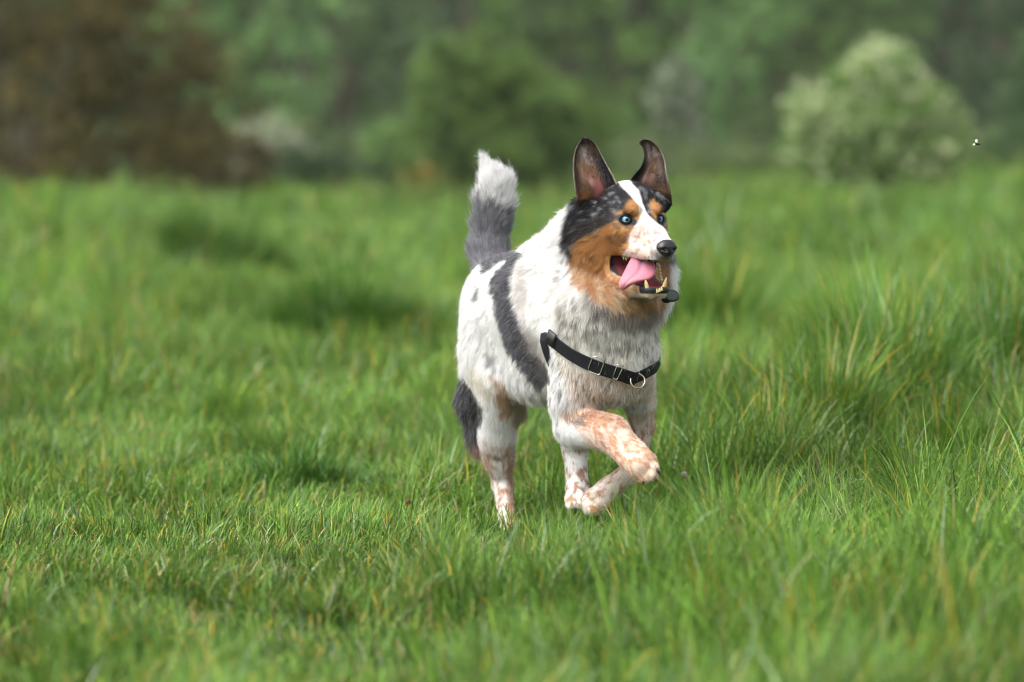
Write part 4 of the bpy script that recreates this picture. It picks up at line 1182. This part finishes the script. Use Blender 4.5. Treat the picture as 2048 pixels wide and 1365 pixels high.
def tree(name, label, cat, px, Y, lobes, n, size, cols, blossom=0, bcol=(.72, .70, .58), group=None, trunk_r=.10, seed=0):
    """lobes in metres relative to the foot: (dx, dy, z, rx, ry, rz)"""
    X = (px - 1024) / FPX * Y; g0 = float(gz(np.array([X]), np.array([float(Y)]))[0])
    root = empty(name, (X, Y, g0), label, cat, group)
    Lb = [(X + a, Y + b, g0 + c, d, e, f) for a, b, c, d, e, f in lobes]
    cols = [tuple(v * 1.9 for v in c_) for c_ in cols]
    for _ in range(len(Lb) * 3):                       # smaller boughs breaking up the outline
        q = Lb[rng.integers(0, len(lobes))]; dr = nrm(rng.normal(0, 1, 3)); f_ = rng.uniform(.22, .42)
        Lb.append((q[0] + dr[0] * q[3] * 1.0, q[1] + dr[1] * q[4], max(q[2] + dr[2] * q[5] * 1.0, g0 + .2), q[3] * f_, q[4] * f_, q[5] * f_))
    V, F, C = crown_leaves(Lb, n, size, cols, blossom, bcol, seed); mesh_obj('crown', V, F, leafm, root, cols=C, smooth=False)
    base = np.array([X, Y, g0 - .05]); ends = [np.array([l[0], l[1], l[2] + l[5] * .2]) for l in Lb[:len(lobes) + 6]]
    V, F = limb_tubes(base, ends, trunk_r); mesh_obj('trunk', V, F, barkm, root)
    return root
G1 = [(.030, .060, .014), (.085, .150, .030)]; GD = [(.010, .022, .008), (.024, .046, .014)]; GB = [(.020, .038, .018), (.040, .068, .030)]; GY = [(.060, .110, .020), (.150, .220, .045)]
BR = [(.022, .017, .003), (.060, .046, .008)]
pm = lambda p, Y: p / FPX * Y                                   # photo pixels to metres at distance Y
# brown thicket at the left
tree('brown_thicket', 'tall brown bare-looking thicket filling the left edge', 'thicket', 60, 52, [(-1.0, .5, 1.6, 1.5, 1.2, 1.7), (.3, 0, 1.2, 1.4, 1.1, 1.3), (1.3, .2, 1.0, 1.1, 1.0, 1.2), (2.0, .4, .6, .7, .8, .8), (.6, .6, 2.4, 1.4, 1.1, 1.2), (-2.2, .3, 1.4, 1.2, 1.1, 1.5), (1.5, .4, 2.1, 1.2, 1.1, 1.2), (2.3, .6, 1.4, .8, .8, .8), (-.6, .6, 3.0, 1.6, 1.1, 1.1)], 30000, .055, BR, trunk_r=.07, seed=1)
tree('brown_shrub', 'lower brown and olive shrub on the right flank of the thicket', 'shrub', 395, 56, [(-.2, 0, .75, .65, .7, .8), (.5, .3, .55, .55, .6, .55)], 7000, .05, [(.045, .035, .016), (.09, .075, .03)], trunk_r=.05, seed=2)
# hawthorns in flower
tree('hawthorn_shrub', 'small round hawthorn white with blossom beside the brown thicket', 'hawthorn', 540, 74, [(0, 0, .95, .70, .6, .52), (-.35, 0, .55, .5, .5, .5), (.35, .1, .55, .5, .5, .45)], 9000, .05, [(.05, .08, .03), (.12, .15, .07)], .62, (.60, .58, .50), 'hawthorns in flower', .05, 3)
tree('dark_shrub', 'low dark green shrub under the blossoming hawthorn', 'shrub', 640, 70, [(-.6, 0, .30, .7, .5, .38), (.25, 0, .28, .85, .5, .42), (.9, 0, .2, .5, .4, .28)], 8000, .05, GD, trunk_r=.04, seed=4)
tree('round_shrub', 'pale green rounded shrub between the dark shrub and the big round bush', 'shrub', 770, 72, [(0, 0, .75, .45, .5, .62), (.1, 0, .4, .5, .5, .4)], 6000, .05, [(.05, .09, .025), (.09, .15, .04)], trunk_r=.04, seed=5)
tree('round_bush', 'large rounded green bush behind the dog\'s tail and ears', 'bush', 1000, 64, [(-.75, 0, 1.75, .80, .8, .95), (-.15, .1, 1.9, .8, .8, .75), (.65, 0, 1.25, .85, .8, .80), (1.35, 0, 1.0, .60, .7, .62), (-1.0, 0, .85, .65, .7, .75), (.1, -.1, .75, 1.1, .9, .75), (1.1, 0, .45, .7, .7, .5)], 30000, .055, [(.028, .054, .012), (.078, .125, .024)], trunk_r=.08, seed=6)
tree('hawthorn_tree', 'slender pale-flowering hawthorn right of the dog\'s ears', 'hawthorn', 1350, 92, [(0, 0, 2.1, .62, .6, .85), (.1, 0, 1.2, .65, .6, .7), (-.1, 0, .55, .6, .5, .5)], 10000, .06, [(.035, .055, .025), (.07, .10, .045)], .40, (.50, .52, .44), 'hawthorns in flower', .06, 7)
tree('hawthorn_bush', 'broad hawthorn covered in cream blossom at the right', 'hawthorn', 1750, 60, [(.05, 0, 1.85, .62, .7, .62), (-.75, 0, 1.35, .62, .7, .60), (.72, 0, 1.30, .55, .7, .62), (1.2, .1, .95, .42, .6, .48), (-1.0, 0, .85, .50, .6, .52), (0, -.1, 1.05, .9, .8, .62), (.55, -.1, .65, .7, .7, .45), (-.4, 0, .55, .7, .7, .42)], 32000, .048, [(.040, .085, .016), (.095, .160, .032)], .45, (.70, .72, .46), 'hawthorns in flower', .08, 8)
tree('low_shrub', 'low olive shrub at the foot of the pale hawthorn', 'shrub', 1440, 78, [(-.5, 0, .3, .6, .5, .4), (.3, 0, .35, .8, .5, .42), (1.1, 0, .3, .7, .5, .35)], 7000, .055, [(.04, .06, .02), (.08, .11, .03)], trunk_r=.04, seed=9)
tree('dark_bush', 'dark green bush at the right edge beyond the blossoming hawthorn', 'bush', 2090, 72, [(0, 0, 1.2, 1.1, .9, 1.2), (.4, 0, 2.3, 1.2, .9, 1.0), (-.6, 0, .6, .8, .7, .6)], 14000, .06, [(.022, .045, .018), (.05, .085, .03)], trunk_r=.08, seed=10)
tree('dry_shrub', 'small tawny dry shrub low behind the dog\'s tail', 'shrub', 905, 68, [(-.5, 0, .22, .45, .4, .26), (.3, 0, .26, .35, .4, .28), (1.3, 0, .2, .4, .4, .22)], 4000, .05, [(.12, .075, .018), (.26, .17, .04)], trunk_r=.02, seed=12)
# woodland edge
wood = [(-350, 112, 6.5, GB, 'dim blue-green'), (120, 118, 6.0, GB, 'dim'), (480, 100, 4.6, [(.05, .10, .035), (.10, .17, .05)], 'light green'), (700, 108, 5.2, [(.05, .085, .035), (.085, .135, .05)], 'soft olive'),
        (960, 122, 6.5, GB, 'tall shaded'), (1180, 112, 5.0, G1, 'mid green'), (1330, 126, 6.0, GD, 'dark'), (1480, 110, 4.8, [(.05, .10, .035), (.095, .16, .05)], 'fresh green'),
        (1660, 118, 5.2, G1, 'bright topped'), (1850, 124, 6.4, GB, 'grey-green'), (2060, 108, 5.6, GD, 'very dark'), (2380, 115, 6.0, GB, 'outer')]
spots_ = ['far behind the left thicket', 'behind the brown thicket, left of the light green tree', 'above the small white hawthorn', 'between the light green tree and the round bush', 'straight above the round bush',
          'behind the dog\'s ears', 'in the gap above the slender hawthorn', 'right of the slender hawthorn', 'left of the top of the broad hawthorn', 'right of the top of the broad hawthorn', 'at the right edge of the picture', 'beyond the right edge']
for i, (px, Y, R_, cl, nm) in enumerate(wood):
    lb = []
    for k in range(9):
        a = 2 * math.pi * k / 9 + i; lb.append((math.cos(a) * R_ * .30, math.sin(a) * R_ * .25, 1.2 + (k % 4) * R_ * .38, R_ * .34, R_ * .34, R_ * .30))
    lb.append((0, 0, R_ * 1.6, R_ * .35, R_ * .35, R_ * .4))
    tree('woodland_tree', nm + ' broadleaf tree ' + spots_[i], 'tree', px, Y, lb, 15000, .13, cl, group='trees of the woodland edge', trunk_r=.11, seed=20 + i)
# the wood behind reads as one mass
def wood_mass():
    parts = []
    lb = [(x, 150 + (i % 3) * 5, z, 3.4, 3.0, 2.6) for i, x in enumerate(np.arange(-66, 67, 4.0)) for z in (1.5, 5, 8.5, 12)]
    V, F, C = crown_leaves(lb, 140000, .36, [(.03, .05, .026), (.06, .09, .045)], seed=50)
    n = 75000; P = np.stack([rng.uniform(-68, 68, n), rng.uniform(158, 163, n), rng.uniform(0, 16, n)], 1)
    N = nrm(rng.normal(0, 1, (n, 3)) + np.array([0, -1.2, .3])); T_ = nrm(np.cross(N, rng.normal(0, 1, (n, 3)))); B_ = np.cross(N, T_); sz = .42
    V2 = np.stack([P - T_ * sz, P + B_ * sz * .6, P + T_ * sz, P - B_ * sz * .6], 1).reshape(-1, 3)
    C2 = np.repeat(np.array([[.035, .055, .03]]) * rng.uniform(.6, 1.4, (n, 1)), 4, 0)
    F = np.concatenate([F, np.arange(4 * n).reshape(-1, 4) + len(V)]); V = np.concatenate([V, V2]); C = np.concatenate([C, C2])
    o = mesh_obj('far_woodland', V, F, leafm, cols=C, smooth=False); tag(o, 'dark mass of far woodland closing off the meadow', 'woodland', kind='stuff')
wood_mass()

def undergrowth():
    """bramble and nettles along the foot of the wood"""
    lb = [(x + rng.uniform(-.6, .6), rng.uniform(84, 98), rng.uniform(.2, .7), rng.uniform(.8, 1.6), .9, rng.uniform(.5, 1.3)) for x in np.arange(-34, 35, 1.0)]
    V, F, C = crown_leaves(lb, 90000, .085, [(.055, .085, .03), (.12, .16, .055)], seed=70)
    o = mesh_obj('undergrowth', V, F, leafm, cols=C, smooth=False); tag(o, 'rough olive green undergrowth along the foot of the wood', 'undergrowth', kind='stuff')
undergrowth()
def meadow_weeds():
    """rank weeds standing out of the far meadow"""
    V_, F_, C_, o_ = [], [], [], 0
    lb = [(rng.uniform(-9, 9), rng.uniform(44, 66), .10, rng.uniform(.3, .9), .5, rng.uniform(.12, .36)) for _ in range(34)]
    V, F, C = crown_leaves(lb, 16000, .05, [(.07, .13, .025), (.17, .22, .05)], seed=71)
    V[:, 2] += gz(V[:, 0], V[:, 1])
    o = mesh_obj('meadow_weeds', V, F, leafm, cols=C, smooth=False); tag(o, 'rank green weeds in the far part of the meadow', 'weeds', kind='stuff')
meadow_weeds()

# ------------------------------------------------------------------ air
def haze():
    x0, x1, y0, y1, z0, z1 = -900, 900, -3, 910, -1.5, 24
    V = [(x, y, z) for x in (x0, x1) for y in (y0, y1) for z in (z0, z1)]
    F = [(0, 1, 3, 2), (4, 6, 7, 5), (0, 4, 5, 1), (2, 3, 7, 6), (0, 2, 6, 4), (1, 5, 7, 3)]
    m = bpy.data.materials.new('haze_air'); m.use_nodes = True; t = m.node_tree; t.nodes.clear()
    o_ = t.nodes.new('ShaderNodeOutputMaterial'); v = t.nodes.new('ShaderNodeVolumePrincipled'); v.inputs['Density'].default_value = 0.0003
    v.inputs['Color'].default_value = (.86, .92, .74, 1); t.links.new(v.outputs[0], o_.inputs['Volume'])
    o = mesh_obj('haze', np.array(V, float), F, m, smooth=False); tag(o, 'thin pale air over the meadow', 'haze', kind='stuff')
HAZE = True
if HAZE:
    haze(); S.cycles.volume_bounces = 0
